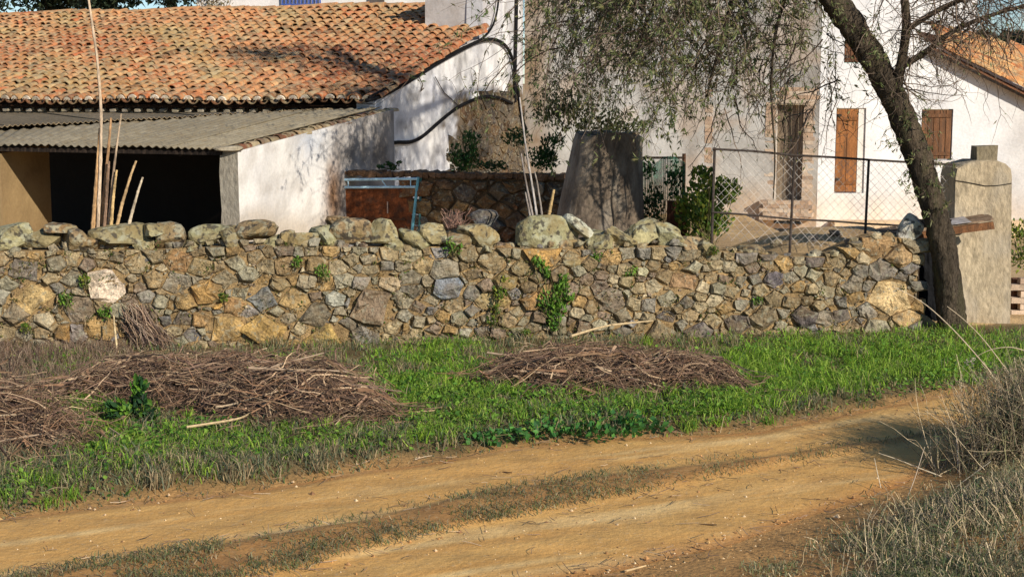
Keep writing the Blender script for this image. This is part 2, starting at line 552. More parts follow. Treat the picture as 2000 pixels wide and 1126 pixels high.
PAL = [srgb(*c) for c in ((166, 146, 110), (154, 132, 98), (152, 144, 124), (136, 128, 114), (142, 122, 102), (186, 168, 134), (170, 138, 90), (162, 152, 124), (150, 136, 110), (128, 122, 116), (168, 150, 116))]
PALW = np.array([3, 3, 2.2, 1.6, 1.8, 1.3, 1.2, 2, 2.2, .8, 2])
PALW = PALW / PALW.sum()
def rubble(parent, origin, du, dv, dn, inside, box, sizes, fixed=(), fixcol=(), maxparts=300, proud=.05, dark=1.0, stretch=1.25, tries=9000, pal=None, gap=.012, topf=None, bulgef=None):
    pts = pack(inside, box, sizes, fixed, stretch, tries)
    cs = cells(pts, box, stretch, topf)
    lst = []
    for p, P in zip(pts, cs):
        if P is None or len(P) < 3:
            continue
        col = fixcol[p[3]] if p[3] >= 0 else PAL[rng.choice(len(PAL), p=PALW)] if pal is None else pal[rng.integers(len(pal))]
        col = col * dark * rng.uniform(.8, 1.3)
        V, F, size = stone_mesh(P, origin, du, dv, dn, .08, proud * rng.uniform(.3, 1.7) * min(1.6, .6 + p[2] * 4), gap)
        if bulgef is not None:
            V = V + dn * float(bulgef(p[0], p[1]))
        lst.append((p[2], V, F, col))
    lst.sort(key=lambda q: -q[0])
    for q in lst[:maxparts]:
        mesh_np('stone', q[1], q[2], M_STONE, parent, q[3], loc=q[1].mean(0))
    if len(lst) > maxparts:
        mb = MB()
        for q in lst[maxparts:]:
            mb.add(q[1], q[2], q[3])
        mb.build('small_stones', M_STONE, parent, kind='stuff')
    return len(lst)
def rock(name, c, size, m, parent, col, rot=0, seed=0, sub=2, ang=.5, tilt=(0, 0)):
    """an angular weathered boulder: icosphere cut by planes, then roughened"""
    bm = bmesh.new()
    bmesh.ops.create_icosphere(bm, subdivisions=sub, radius=1)
    rs = np.random.default_rng(seed + 1000)
    V = np.array([v.co[:] for v in bm.verts])
    Ft = np.array([[v.index for v in f.verts] for f in bm.faces])
    bm.free()
    V = np.sign(V) * np.abs(V) ** .72
    for _ in range(8):
        n = rs.normal(size=3)
        n /= np.linalg.norm(n)
        d = rs.uniform(.45, .85)
        t = V @ n
        V = V - np.where(t > d, (t - d) * min(1, .75 + ang * .4), 0)[:, None] * n
    for i in range(len(V)):
        q = Vector(V[i] * 1.4 + seed * 3.7)
        V[i] *= 1.0 + .10 * mnoise.noise(q) + .06 * mnoise.noise(q * 2.7) + .05 * mnoise.noise(q * 6.3)
    V = V * np.asarray(size)
    mr = np.array(Matrix.Rotation(rot, 3, 'Z') @ Matrix.Rotation(tilt[0], 3, 'X') @ Matrix.Rotation(tilt[1], 3, 'Y'))
    V = V @ mr.T + np.asarray(c)
    cc = np.asarray(col) * (1 + .25 * (rs.random((len(V), 1)) - .5))
    return mesh_np(name, V, [Ft], m, parent, cc, loc=np.asarray(c, float))

def onplane(px, py, P0, Nn):
    d = ray(px, py)
    return CAM + d * (((np.asarray(P0) - CAM) @ Nn) / (d @ Nn))
ZV = np.array([0, 0, 1.0])

# ================================================================== dry-stone wall along the track
stone_wall = thing('stone_wall', 'long dry stone field wall with lichened cap stones between track and farm', 'stone wall', WA)
def wsz(px, py):
    p = onplane(px, py, WA, WN)
    return (p - WA) @ WD, p[2]
TOPL = np.array([wsz(x, y) for x, y in ((-260, 492), (0, 490), (300, 487), (500, 478), (700, 482), (900, 482), (1010, 484), (1150, 486), (1300, 480), (1380, 490), (1450, 492), (1540, 500), (1620, 502), (1680, 474), (1720, 462), (1797, 466))])
def wtop(s):
    return np.interp(s, TOPL[:, 0], TOPL[:, 1])
fix_spec = [  # px, py, half size px, colour
    (207, 556, 44, (240, 216, 188)), (246, 560, 17, (205, 170, 120)), (70, 582, 40, (205, 172, 112)), (103, 582, 16, (180, 136, 90)),
    (150, 602, 36, (132, 116, 98)), (33, 612, 28, (140, 124, 100)), (48, 528, 34, (120, 112, 104)), (110, 514, 22, (146, 138, 116)),
    (140, 545, 24, (128, 122, 104)), (195, 640, 34, (172, 132, 72)), (130, 650, 24, (190, 136, 60)), (150, 650, 26, (120, 112, 108)),
    (406, 572, 34, (182, 134, 64)), (365, 588, 24, (178, 140, 80)), (423, 592, 14, (222, 168, 80)), (357, 622, 24, (98, 88, 80)),
    (396, 622, 24, (168, 124, 72)), (440, 640, 38, (176, 138, 74)), (462, 598, 26, (166, 118, 68)), (512, 581, 34, (140, 142, 138)),
    (486, 607, 24, (136, 128, 120)), (514, 650, 50, (194, 152, 74)), (575, 586, 32, (176, 142, 86)), (615, 615, 34, (122, 112, 94)),
    (640, 668, 52, (190, 156, 78)), (712, 662, 34, (128, 124, 116)), (730, 600, 50, (132, 112, 92)), (656, 583, 22, (158, 156, 140)),
    (687, 592, 16, (150, 146, 138)), (672, 548, 24, (162, 154, 130)), (706, 552, 22, (140, 130, 118)), (760, 552, 24, (178, 156, 124)),
    (800, 545, 26, (142, 132, 112)), (784, 585, 26, (140, 130, 108)), (803, 566, 26, (120, 116, 106)), (868, 528, 32, (156, 146, 126)),
    (874, 560, 34, (136, 146, 156)), (800, 495, 26, (172, 160, 128)), (830, 520, 24, (158, 136, 96)), (985, 548, 26, (170, 140, 78)),
    (950, 585, 24, (212, 186, 132)), (985, 590, 16, (218, 186, 112)), (924, 572, 22, (128, 122, 112)), (1038, 586, 26, (192, 138, 76)),
    (1055, 492, 42, (204, 150, 70)), (1095, 535, 26, (140, 120, 92)), (1020, 522, 24, (150, 132, 92)), (960, 510, 30, (150, 130, 96)),
    (1190, 585, 34, (122, 108, 92)), (1222, 548, 20, (168, 154, 116)), (1255, 530, 15, (196, 188, 150)), (1290, 645, 34, (160, 140, 106)),
    (1300, 620, 22, (92, 88, 90)), (1360, 650, 34, (112, 104, 100)), (1440, 632, 30, (88, 82, 82)), (1442, 662, 22, (130, 116, 92)),
    (1335, 550, 32, (158, 118, 86)), (1455, 500, 26, (130, 124, 118)), (1500, 495, 22, (120, 112, 106)), (1510, 545, 24, (108, 102, 108)),
    (1490, 620, 34, (132, 116, 90)), (1570, 615, 30, (100, 92, 92)), (1610, 622, 24, (148, 136, 118)), (1640, 618, 26, (110, 102, 96)),
    (1664, 555, 26, (128, 118, 102)), (1725, 525, 34, (140, 134, 126)), (1740, 580, 50, (218, 186, 134)), (1700, 605, 26, (150, 142, 128)),
    (1712, 642, 30, (158, 150, 124)), (1765, 620, 26, (196, 160, 110)), (1660, 640, 24, (150, 126, 98)), (1750, 500, 34, (196, 158, 112)),
    (1720, 478, 40, (192, 148, 100)), (1590, 510, 20, (120, 108, 100)), (620, 520, 26, (160, 132, 90)), (560, 520, 28, (146, 120, 84)),
    (350, 510, 30, (176, 126, 78)), (390, 520, 28, (160, 140, 100)), (440, 545, 26, (132, 120, 96)), (345, 552, 30, (140, 130, 112)),
    (270, 515, 26, (150, 132, 100)), (545, 555, 22, (150, 130, 92)), (300, 545, 24, (150, 124, 86)),
]
fixed, fixcol = [], []
lerp_ = lambda a, b, t: a * (1 - t) + b * t
pxm = F_PX / 17.0
for x, y, h, c in fix_spec:
    s, z = wsz(x, y)
    fixed.append((s, z, h / pxm * .80))
    fixcol.append(lerp_(srgb(*c), srgb(156, 134, 98), .12 if c[2] > 120 or max(c) < 150 else .45) * (1.2 if c[2] > 165 else 1.05))
def bulge(s, z):                                  # the old face leans in and out
    return .13 * (fbm(np.asarray(s) * .75, np.asarray(z) * 1.3 + 3, 55) - .5)
def in_wall(s, z):
    return .0 < z < wtop(s) - .03
wbox = (0.05, WLEN - .05, -.05, 1.75)
nst = rubble(stone_wall, WA, WD, ZV, WN, in_wall, wbox, (.098, .074, .058, .046, .036, .028, .021), fixed, fixcol, 300, proud=.052, stretch=1.28, tries=7000, gap=.0045, topf=wtop, bulgef=bulge)
# earth and rubble core with a rough face just behind the stone faces
def wall_core():
    ns, nz = 420, 34
    S = np.linspace(0, WLEN, ns)
    V, C = [], []
    T = wtop(S)
    prof = [(0, z / (nz - 1)) for z in range(nz)]
    g = np.zeros((ns, nz, 3))
    cl = np.zeros((ns, nz, 3))
    for k in range(nz):
        zz = -.12 + (T + .12) * k / (nz - 1)
        bump = .032 * (fbm(S * 11, zz * 11, 50) - .44) + bulge(S, zz)
        g[:, k] = WA + S[:, None] * WD + zz[:, None] * ZV + WN * bump[:, None]
        nn = fbm(S * 2.5, zz * 2.5, 52)[:, None]
        cl[:, k] = srgb(162, 134, 92) * nn * 1.2 + srgb(112, 92, 64) * (1 - nn)
    top = WA + S[:, None] * WD + (T - .01)[:, None] * ZV - WN * .52
    bot = WA + S[:, None] * WD - .12 * ZV - WN * .52
    g = np.concatenate([g, top[:, None], bot[:, None]], 1)
    cl = np.concatenate([cl, cl[:, -1:], cl[:, :1]], 1)
    m = nz + 2
    i, j = np.meshgrid(np.arange(ns - 1), np.arange(m - 1), indexing='ij')
    q = np.stack([i * m + j, (i + 1) * m + j, (i + 1) * m + j + 1, i * m + j + 1], -1).reshape(-1, 4)
    ends = [tuple(range(m))[::-1], tuple((ns - 1) * m + k for k in range(m))]
    mesh_np('wall_core', g.reshape(-1, 3), [q, ends], M_MORTAR, stone_wall, cl.reshape(-1, 3))
wall_core()
chips = MB()                                      # chips and wedges jammed in the joints
for k in range(2600):
    s_ = rng.uniform(.02, WLEN - .02)
    z_ = rng.uniform(.0, float(wtop(s_)) - .02)
    r_ = rng.uniform(.010, .034)
    m_ = int(rng.integers(4, 7))
    a_ = np.sort(rng.uniform(0, 2 * np.pi, m_))
    if np.max(np.diff(np.append(a_, a_[0] + 2 * np.pi))) > 2.6: continue
    Pc = np.stack([s_ + r_ * 1.3 * np.cos(a_), z_ + r_ * np.sin(a_)], 1)
    c3 = WA + Pc[:, :1] * WD + Pc[:, 1:] * ZV + WN * float(bulge(s_, z_))
    tip = WN * (.016 + rng.uniform(0, .010))
    V = np.vstack([c3 - WN * .03, c3 * .72 + c3.mean(0) * .28 + tip + rng.normal(0, .003, (m_, 3))])
    chips.add(V, [[(i, (i + 1) % m_, m_ + (i + 1) % m_, m_ + i) for i in range(m_)], [(m_, m_ + i, m_ + i + 1) for i in range(1, m_ - 1)]], PAL[rng.integers(len(PAL))] * rng.uniform(.75, 1.35))
chips.build('stone_chips', M_STONE, stone_wall, kind='stuff')
# rounded cap stones, pale with lichen: px, py, half width, half height, colour shift
LICH = srgb(162, 156, 116)
caps = [(-60, 455, 50, 36), (18, 452, 48, 36), (82, 466, 36, 28), (150, 462, 40, 28), (122, 440, 30, 16), (182, 470, 26, 18), (234, 457, 58, 36), (300, 445, 26, 16), (326, 457, 34, 32),
        (280, 470, 22, 18), (372, 474, 26, 14), (414, 456, 40, 26), (455, 458, 28, 28), (500, 448, 40, 26), (535, 470, 26, 18), (556, 456, 20, 16), (598, 466, 40, 28), (640, 462, 34, 30), (690, 452, 44, 34),
        (742, 450, 36, 34), (766, 474, 20, 18), (805, 462, 36, 28), (848, 454, 30, 26), (884, 462, 34, 28), (932, 452, 40, 30), (946, 476, 28, 22), (985, 480, 26, 14),
        (1070, 454, 58, 44), (1122, 482, 38, 32), (1160, 462, 34, 26), (1205, 462, 44, 32), (1258, 452, 46, 34), (1300, 460, 40, 34), (1345, 474, 26, 20), (1374, 478, 20, 18),
        (1104, 500, 26, 20), (1420, 498, 24, 14), (1470, 490, 30, 20), (1505, 504, 24, 16), (1555, 510, 28, 12), (1600, 510, 26, 12), (1642, 508, 28, 14), (1700, 478, 30, 14), (1752, 468, 36, 14)]
for i, (x, y, hw, hh) in enumerate(caps):
    P = onplane(x, y + 5, WA - WN * .16, WN)
    k = F_PX / P[1]
    tint = lerp_(LICH, srgb(146, 120, 80), rng.random() * .8) * rng.uniform(.72, 1.1)
    if x > 1390 or i % 5 == 3:
        tint = srgb(150, 126, 92) * rng.uniform(.85, 1.1)
    if x in (985, 122, 182): tint = srgb(140, 112, 76)
    rock('cap_stone', P, (hw / k * 1.08, .18 + rng.uniform(0, .1), hh / k * .92), M_CAP, stone_wall, tint, rot=rng.uniform(-.3, .3) + math.atan2(WD[1], WD[0]), seed=i, sub=3 if hw > 25 else 2, ang=.6)
for i in range(150):                               # small rubble packed between and under the caps
    x = rng.uniform(-30, 1780)
    s_ = (onplane(x, 480, WA, WN) - WA) @ WD
    P = WA + WD * s_ + ZV * (wtop(s_) + rng.uniform(-.02, .06 if x < 1390 else .03)) - WN * rng.uniform(-.01, .2)
    r = rng.uniform(.035, .085)
    rock('wedge_stone', P, (r * 1.4, r, r * .9), M_STONE if i % 3 else M_CAP, stone_wall, PAL[rng.integers(len(PAL))] * rng.uniform(.85, 1.15), rot=rng.uniform(0, 3), seed=600 + i, ang=.6, sub=1)
# a thin slab leaning on the big boulder
P = onplane(1128, 440, WA - WN * .12, WN)
rock('cap_stone', P, (.24, .17, .075), M_CAP, stone_wall, srgb(186, 182, 160), rot=.1, seed=77, ang=.2, tilt=(0, .62))
tag(stone_wall, None, None, None)

# ================================================================== the tiled farm building
TH = R(20)
EV, GV_ = np.array([math.cos(TH), -math.sin(TH), 0]), np.array([math.sin(TH), math.cos(TH), 0])   # along the eave; up the slope (plan)
E0 = at(735, 192, 25.0)
PIT = R(16)
GN = np.array([GV_[1], -GV_[0], 0])
UPS = GV_ * math.cos(PIT) + ZV * math.sin(PIT)
RN = np.cross(EV, UPS)
RN = RN / np.linalg.norm(RN)
if RN[2] < 0: RN = -RN
house = thing('farm_building', 'long whitewashed farm building under a weathered orange barrel tile roof', 'farm building', (E0[0], E0[1], 0))

# ---- plaster walls as painted-looking grids with real holes
def wall_panel(name, P0, du, length, zb, top, m, parent, colfn, res=.12, holes=(), thick=.35, rough=.012, seed=0):
    """vertical wall from P0 along du; top: [(s,z)..]; holes: (s0,s1,z0,z1); front face looks to the right-hand side of du"""
    du = np.asarray(du, float)
    nrm = np.array([du[1], -du[0], 0.0])
    top = np.array(top, float)
    ss = set(np.round(np.arange(0, length + 1e-6, res), 4)) | {0.0, round(length, 4)}
    for h in holes:
        ss |= {round(h[0], 4), round(h[1], 4)}
    ss |= {round(float(t), 4) for t in top[:, 0] if 0 < t < length}
    S = np.array(sorted(ss))
    S = S[np.concatenate([[True], np.diff(S) > .004])]
    zmax = top[:, 1].max()
    zz = set(np.round(np.arange(zb, zmax, res), 4)) | {round(zmax, 4)}
    for h in holes:
        zz |= {round(h[2], 4), round(h[3], 4)}
    Z = np.array(sorted(zz))
    Z = Z[np.concatenate([[True], np.diff(Z) > .004])]
    T = np.interp(S, top[:, 0], top[:, 1])
    G = np.zeros((len(S), len(Z), 3))
    zc = np.minimum(Z[None, :], T[:, None])
    bmp = rough * (fbm(S[:, None] * 2.2, Z[None, :] * 2.2, seed + 60) - .5) * 2
    G = np.asarray(P0)[None, None] * np.array([1, 1, 0]) + S[:, None, None] * du + zc[..., None] * ZV + bmp[..., None] * nrm
    n, m_ = len(S), len(Z)
    qs = []
    sm, zm = (S[1:] + S[:-1]) / 2, (Z[1:] + Z[:-1]) / 2
    for i in range(n - 1):
        for j in range(m_ - 1):
            if Z[j] >= max(T[i], T[i + 1]) - 1e-6:
                continue
            if any(h[0] < sm[i] < h[1] and h[2] < zm[j] < h[3] for h in holes):
                continue
            qs.append((i * m_ + j, (i + 1) * m_ + j, (i + 1) * m_ + j + 1, i * m_ + j + 1))
    V = G.reshape(-1, 3)
    px, py = proj(V)
    C = colfn(px, py, V)
    mb = MB().add(V, [qs], C)
    # body behind: back face, ends, top, hole reveals
    cb = np.median(C, axis=0)
    def q4(a, b, c, d, col=None):
        mb.add(np.array([a, b, c, d]), [[(0, 1, 2, 3)]], cb if col is None else col)
    def pt(s, z, t):
        return np.asarray(P0) * np.array([1, 1, 0]) + s * du + z * ZV - nrm * t
    for i in range(n - 1):
        q4(pt(S[i], T[i], 0), pt(S[i + 1], T[i + 1], 0), pt(S[i + 1], T[i + 1], thick), pt(S[i], T[i], thick))
    q4(pt(0, zb, thick), pt(0, zb, 0), pt(0, T[0], 0), pt(0, T[0], thick))
    q4(pt(length, zb, 0), pt(length, zb, thick), pt(length, T[-1], thick), pt(length, T[-1], 0))
    for h in holes:
        d = thick - .01
        q4(pt(h[0], h[2], 0), pt(h[0], h[3], 0), pt(h[0], h[3], d), pt(h[0], h[2], d))
        q4(pt(h[1], h[2], 0), pt(h[1], h[2], d), pt(h[1], h[3], d), pt(h[1], h[3], 0))
        q4(pt(h[0], h[3], 0), pt(h[1], h[3], 0), pt(h[1], h[3], d), pt(h[0], h[3], d))
        q4(pt(h[0], h[2], 0), pt(h[0], h[2], d), pt(h[1], h[2], d), pt(h[1], h[2], 0))
    if not holes:
        for i in range(n - 1):
            q4(pt(S[i], zb, thick), pt(S[i], T[i], thick), pt(S[i + 1], T[i + 1], thick), pt(S[i + 1], zb, thick))
    return mb.build(name, m, parent)
WHITE, CREAM, GREYP, TAN = srgb(226, 222, 216), srgb(222, 208, 188), srgb(150, 146, 142), srgb(168, 146, 116)
def mixc(a, b, k):
    k = np.clip(k, 0, 1)[..., None]
    return a * (1 - k) + b * k
def gable_col(px, py, V):
    n, n2 = fbm(V[:, 1] * 1.3, V[:, 2] * 1.3, 71), fbm(V[:, 1] * 4, V[:, 2] * 4, 72)
    c = mixc(WHITE * np.ones((len(px), 3)), srgb(196, 198, 206), n * 1.3 - .35)
    c = mixc(c, GREYP, (n2 - .50) * 3.0)
    c = mixc(c, srgb(172, 170, 172), sstep(.5, .68, fbm(V[:, 1] * 3.0, V[:, 2] * .6, 73)) * .6)
    # plaster gone, rubble and earth showing, low on the right
    e = blob(px, py, 980, 275, 112, 108) + blob(px, py, 1060, 320, 70, 90)
    c = mixc(c, mixc(srgb(98, 88, 78) * np.ones_like(c), srgb(116, 98, 74), n2 * 2 - .6), sstep(.42, .52, e + .5 * (n2 - .5)))
    # the soot-brown streaked strip at the corner
    c = mixc(c, TAN, sstep(1018, 1042, px + 26 * (n2 - .5)) * (.6 + .6 * (n - .4)))
    c = mixc(c, srgb(176, 158, 140), blob(px, py, 900, 20, 60, 40) * n2)
    return c
GLEN = 7.65
def vz(t):                                        # roof surface height above the gable at plan distance t
    return E0[2] + t * math.tan(PIT)
wall_panel('gable_wall', E0 - EV * .03, GV_, GLEN, 0, [(0, vz(0) - .05), (5.15, vz(5.15) - .05), (5.2, 5.35), (GLEN, 5.35)], M_PLASTER, house, gable_col, res=.10, seed=1)
def front_col(px, py, V):
    n = fbm(V[:, 0] * 1.2, V[:, 2] * 2, 75)
    return mixc(srgb(190, 180, 166) * np.ones((len(px), 3)), srgb(120, 108, 92), n)
FP = E0 - EV * 16.5 + GV_ * .30
wall_panel('front_wall', FP, EV, 16.2, 0, [(0, E0[2] - .12), (16.2, E0[2] - .12)], M_PLASTER, house, front_col, res=.4, seed=2)
# tall whitewashed stack growing out of the roof at the gable
def stack_col(px, py, V):
    n = fbm(V[:, 0] * 2.5, V[:, 2] * 1.2, 77)
    return mixc(srgb(206, 202, 198) * np.ones((len(px), 3)), srgb(150, 136, 122), n * 1.5 - .45)
SPT = E0 + GV_ * 5.2
wall_panel('tower_wall', SPT - EV * 1.32, EV, 1.26, 2.9, [(0, 5.35), (1.26, 5.35)], M_PLASTER, house, stack_col, res=.1, seed=3)
wall_panel('tower_wall', SPT - EV * 1.32 + GV_ * 2.5, -GV_, 2.45, 2.9, [(0, 5.35), (2.45, 5.35)], M_PLASTER, house, stack_col, res=.4, seed=4)

# ---- roof deck, then tiles
roof = MB()
RLEN = 7.35
def rp(a, t, h=0):                                # a: metres left of the gable corner; t: metres up the slope
    sag = -.07 * math.sin(min(1, max(0, t / RLEN)) * math.pi) * (.5 + .5 * math.sin(a * .6)) + .02 * math.sin(a * 1.7 + t)
    return E0 - EV * a + UPS * t + RN * (h + sag)
ROOFL = 19.0
na, nt_ = 60, 20
V = np.array([rp(a, t, -.09) for a in np.linspace(0.02, ROOFL, na) for t in np.linspace(-.05, RLEN, nt_)])
i, j = np.meshgrid(np.arange(na - 1), np.arange(nt_ - 1), indexing='ij')
q = np.stack([i * nt_ + j, i * nt_ + j + 1, (i + 1) * nt_ + j + 1, (i + 1) * nt_ + j], -1).reshape(-1, 4)
Vb = V - RN * .05
roofdeck = mesh_np('roof', np.vstack([V, Vb]), [q, q[:, ::-1] + len(V)], M_WOOD, house, srgb(92, 62, 42))
def tile_mesh(name, L=.47, r0=.099, r1=.077, th=.017, seg=7):
    """a barrel tile: tapered half round, lower (wide) end at the origin, running up +Y, arched in +Z"""
    V = []
    for (y, r) in ((0, r0), (L, r1)):
        for rr in (r, r - th):
            for k in range(seg + 1):
                a = math.pi * k / seg
                V.append((math.cos(a) * rr, y, math.sin(a) * rr * .95))
    n = seg + 1
    F = []
    for k in range(seg):
        F += [(k, k + 1, 2 * n + k + 1, 2 * n + k), (n + k + 1, n + k, 3 * n + k, 3 * n + k + 1), (k + 1, k, n + k, n + k + 1), (2 * n + k, 2 * n + k + 1, 3 * n + k + 1, 3 * n + k)]
    F += [(0, 2 * n, 3 * n, n), (seg, n + seg, 3 * n + seg, 2 * n + seg)]
    return np.array(V), F
TV, TF = tile_mesh('tile')
TPAL = [(srgb(*c), w) for c, w in (((212, 158, 100), 4), ((222, 176, 118), 4), ((200, 134, 80), 4), ((190, 112, 66), 3), ((170, 92, 56), 2), ((150, 110, 72), 2), ((196, 166, 110), 3), ((206, 100, 52), 1.0), ((120, 82, 58), 1.2), ((230, 194, 142), 2), ((176, 150, 92), 2))]
TW = np.array([w for _, w in TPAL])
TW = TW / TW.sum()
def tile_colour(px, py):
    f = float(fbm(px / 120, py / 45, 61))
    g_ = float(fbm(px / 70 + 5, py / 28, 62))
    c = lerp_(srgb(184, 112, 70), srgb(208, 150, 100), min(1, max(0, f * 1.8 - .4)))
    c = lerp_(c, srgb(172, 148, 96), min(.7, max(0, g_ * 2.4 - 1.05)))                        # lichen-dulled patches
    red = float(sstep(420, 800, px) * sstep(10, 110, py)) * min(1, max(0, .35 + .9 * g_))     # redder and darker towards the lower right
    c = lerp_(c, srgb(172, 92, 58), red * .75)
    u = rng.random()
    if u < .05: c = lerp_(c, srgb(192, 94, 54), .6)
    elif u < .11: c = lerp_(c, srgb(112, 76, 54), .6)
    elif u < .18: c = lerp_(c, srgb(222, 182, 128), .55)
    return c * rng.uniform(.88, 1.08)
SP_T, EXP_T = .238, .315
basis = np.array([EV, UPS, RN]).T
def tile_xf(a, t, lift, jit=1.0):
    """4x4 of a tile lying on the roof"""
    yaw, roll = rng.normal(0, .055) * jit, rng.normal(0, .09) * jit
    if jit == 1.0 and rng.random() < .05:          # a slipped tile
        yaw += rng.choice([-1, 1]) * rng.uniform(.12, .28)
        t -= rng.uniform(0, .07)
    m = Matrix(basis.tolist()) @ Matrix.Rotation(yaw, 3, 'Z') @ Matrix.Rotation(-.066 + rng.normal(0, .012) * jit, 3, 'X') @ Matrix.Rotation(roll, 3, 'Y')
    p = rp(a, t, lift)
    m4 = m.to_4x4()
    m4.translation = Vector(p)
    return m4
tiles, channels = [], []
ncol = int(ROOFL / SP_T)
for ci in range(ncol):
    a = .14 + ci * SP_T
    off = rng.uniform(-.03, .03)
    for ri in range(int(RLEN / EXP_T) + 1):
        t = -.10 + ri * EXP_T + rng.normal(0, .012) + off
        p = rp(a, t)
        px, py = proj(p)
        if px < -60 or py < -30 or t > RLEN - .1:
            continue
        if a < 1.36 and t > 5.05 / math.cos(PIT):    # the tower stands here
            continue
        tiles.append((p[1] * 1.0 + (0 if px > 0 else 5), a + rng.normal(0, .018), t + rng.normal(0, .012), px, py))
        channels.append((a + SP_T / 2, t - .03))
tiles.sort()
variants = []
for k in range(6):
    vv = TV.copy()
    vv[:, 0] *= rng.uniform(.93, 1.07)
    vv[:, 2] *= rng.uniform(.92, 1.08)
    vv[:, 1] *= rng.uniform(.97, 1.05)
    vv += rng.normal(0, .0022, vv.shape)
    me = bpy.data.meshes.new('tile')
    me.from_pydata(vv.tolist(), [], TF)
    me.materials.append(M_TILE)
    variants.append((me, vv))
inv_roof = Matrix.Translation(world_loc(roofdeck)).inverted()
restmb = MB()
for idx, (_, a, t, px, py) in enumerate(tiles):
    m4 = tile_xf(a, t, .012)
    c = tile_colour(px, py)
    me, vv = variants[idx % 6]
    if idx < 300:
        o = bpy.data.objects.new('tile', me)
        COL.objects.link(o)
        o.parent = roofdeck
        o.matrix_local = inv_roof @ m4
        o.color = (*c, 1)
    else:
        w = vv @ np.array(m4.to_3x3()).T + np.array(m4.translation)
        restmb.add(w, [TF], c)
restmb.build('far_tiles', M_TILEA, roofdeck, kind='stuff')
chmb = MB()
CV = TV * np.array([1.05, 1, -1])
for a, t in channels:
    m4 = tile_xf(a, t, .03, .4)
    w = CV @ np.array(m4.to_3x3()).T + np.array(m4.translation)
    chmb.add(w, [[f[::-1] for f in TF]], srgb(128, 88, 60) * rng.uniform(.6, 1.1))
chmb.build('channel_tiles', M_TILEA, roofdeck, kind='stuff')
# pale mortar closing the tile ends at the eave
pm = bpy.data.meshes.new('mortar_plug')
k_ = [(math.cos(math.pi * k / 6) * .092, .03, math.sin(math.pi * k / 6) * .074) for k in range(7)]
b_ = [(x * .9, .0, z * .9 + .002) for x, y, z in k_] 
pm.from_pydata(k_ + b_, [], [tuple(range(7, 14))[::-1]] + [(k, k + 1, k + 8, k + 7) for k in range(6)])
pm.materials.append(M_TILE)
for ci in range(37):
    o = bpy.data.objects.new('mortar_plug', pm)
    COL.objects.link(o)
    o.parent = roofdeck
    o.matrix_local = inv_roof @ tile_xf(.14 + ci * SP_T + rng.normal(0, .008), -.108 + rng.normal(0, .008), .008, .4)
    o.color = (*(srgb(226, 208, 184) * rng.uniform(.6, 1.1)), 1)
# ridge tiles
for k in range(75):
    a = .3 + k * .40
    if a < 1.6: continue
    p = rp(a, RLEN, .0)
    px, py = proj(p)
    if px < -50: break
    o = bpy.data.objects.new('ridge_tile', variants[k % 6][0])
    COL.objects.link(o)
    o.parent = roofdeck
    m = Matrix(np.array([UPS, -EV, RN]).T.tolist()).to_4x4() @ Matrix.Rotation(rng.normal(0, .04), 4, 'Z') @ Matrix.Scale(1.15, 4)
    m.translation = Vector(p)
    o.matrix_local = inv_roof @ m
    o.color = (*tile_colour(100, 0), 1)
# verge tiles lying along the gable edge, half mortared
for k in range(16):
    t = -.05 + k * .36
    if t > 5.05 / math.cos(PIT): break
    o = bpy.data.objects.new('verge_tile', variants[k % 6][0])
    COL.objects.link(o)
    o.parent = roofdeck
    o.matrix_local = inv_roof @ tile_xf(-.03, t, .03)
    o.color = (*(tile_colour(800, 120) * .85), 1)
# dark eave board with pale rafter ends
mb = MB()
mb.box(E0 - EV * 9.4 + UPS * .06 - RN * .15, (18.6, .10, .07), srgb(44, 34, 28), ax=[EV, UPS, RN])
mb.box(E0 - EV * 9.4 + UPS * .10 - RN * .22, (18.4, .05, .07), srgb(32, 26, 22), ax=[EV, UPS, RN])
mb.build('eave_board', M_WOOD, house)
rm = bpy.data.meshes.new('rafter_end')
rv = MB().box((0, 0, 0), (.11, .12, .045))
rm.from_pydata(np.vstack(rv.V).tolist(), [], [tuple(f) for f in np.vstack(rv.F[4])])
rm.materials.append(M_TILE)
for k in range(32):
    p = E0 - EV * (.3 + k * .27) + UPS * .02 - RN * .225
    o = bpy.data.objects.new('rafter_end', rm)
    COL.objects.link(o)
    o.parent = house
    m4 = Matrix(basis.tolist()).to_4x4()
    m4.translation = Vector(p) - world_loc(house)
    o.matrix_local = m4
    o.color = (*(srgb(170, 158, 138) * rng.uniform(.5, 1.1)), 1)

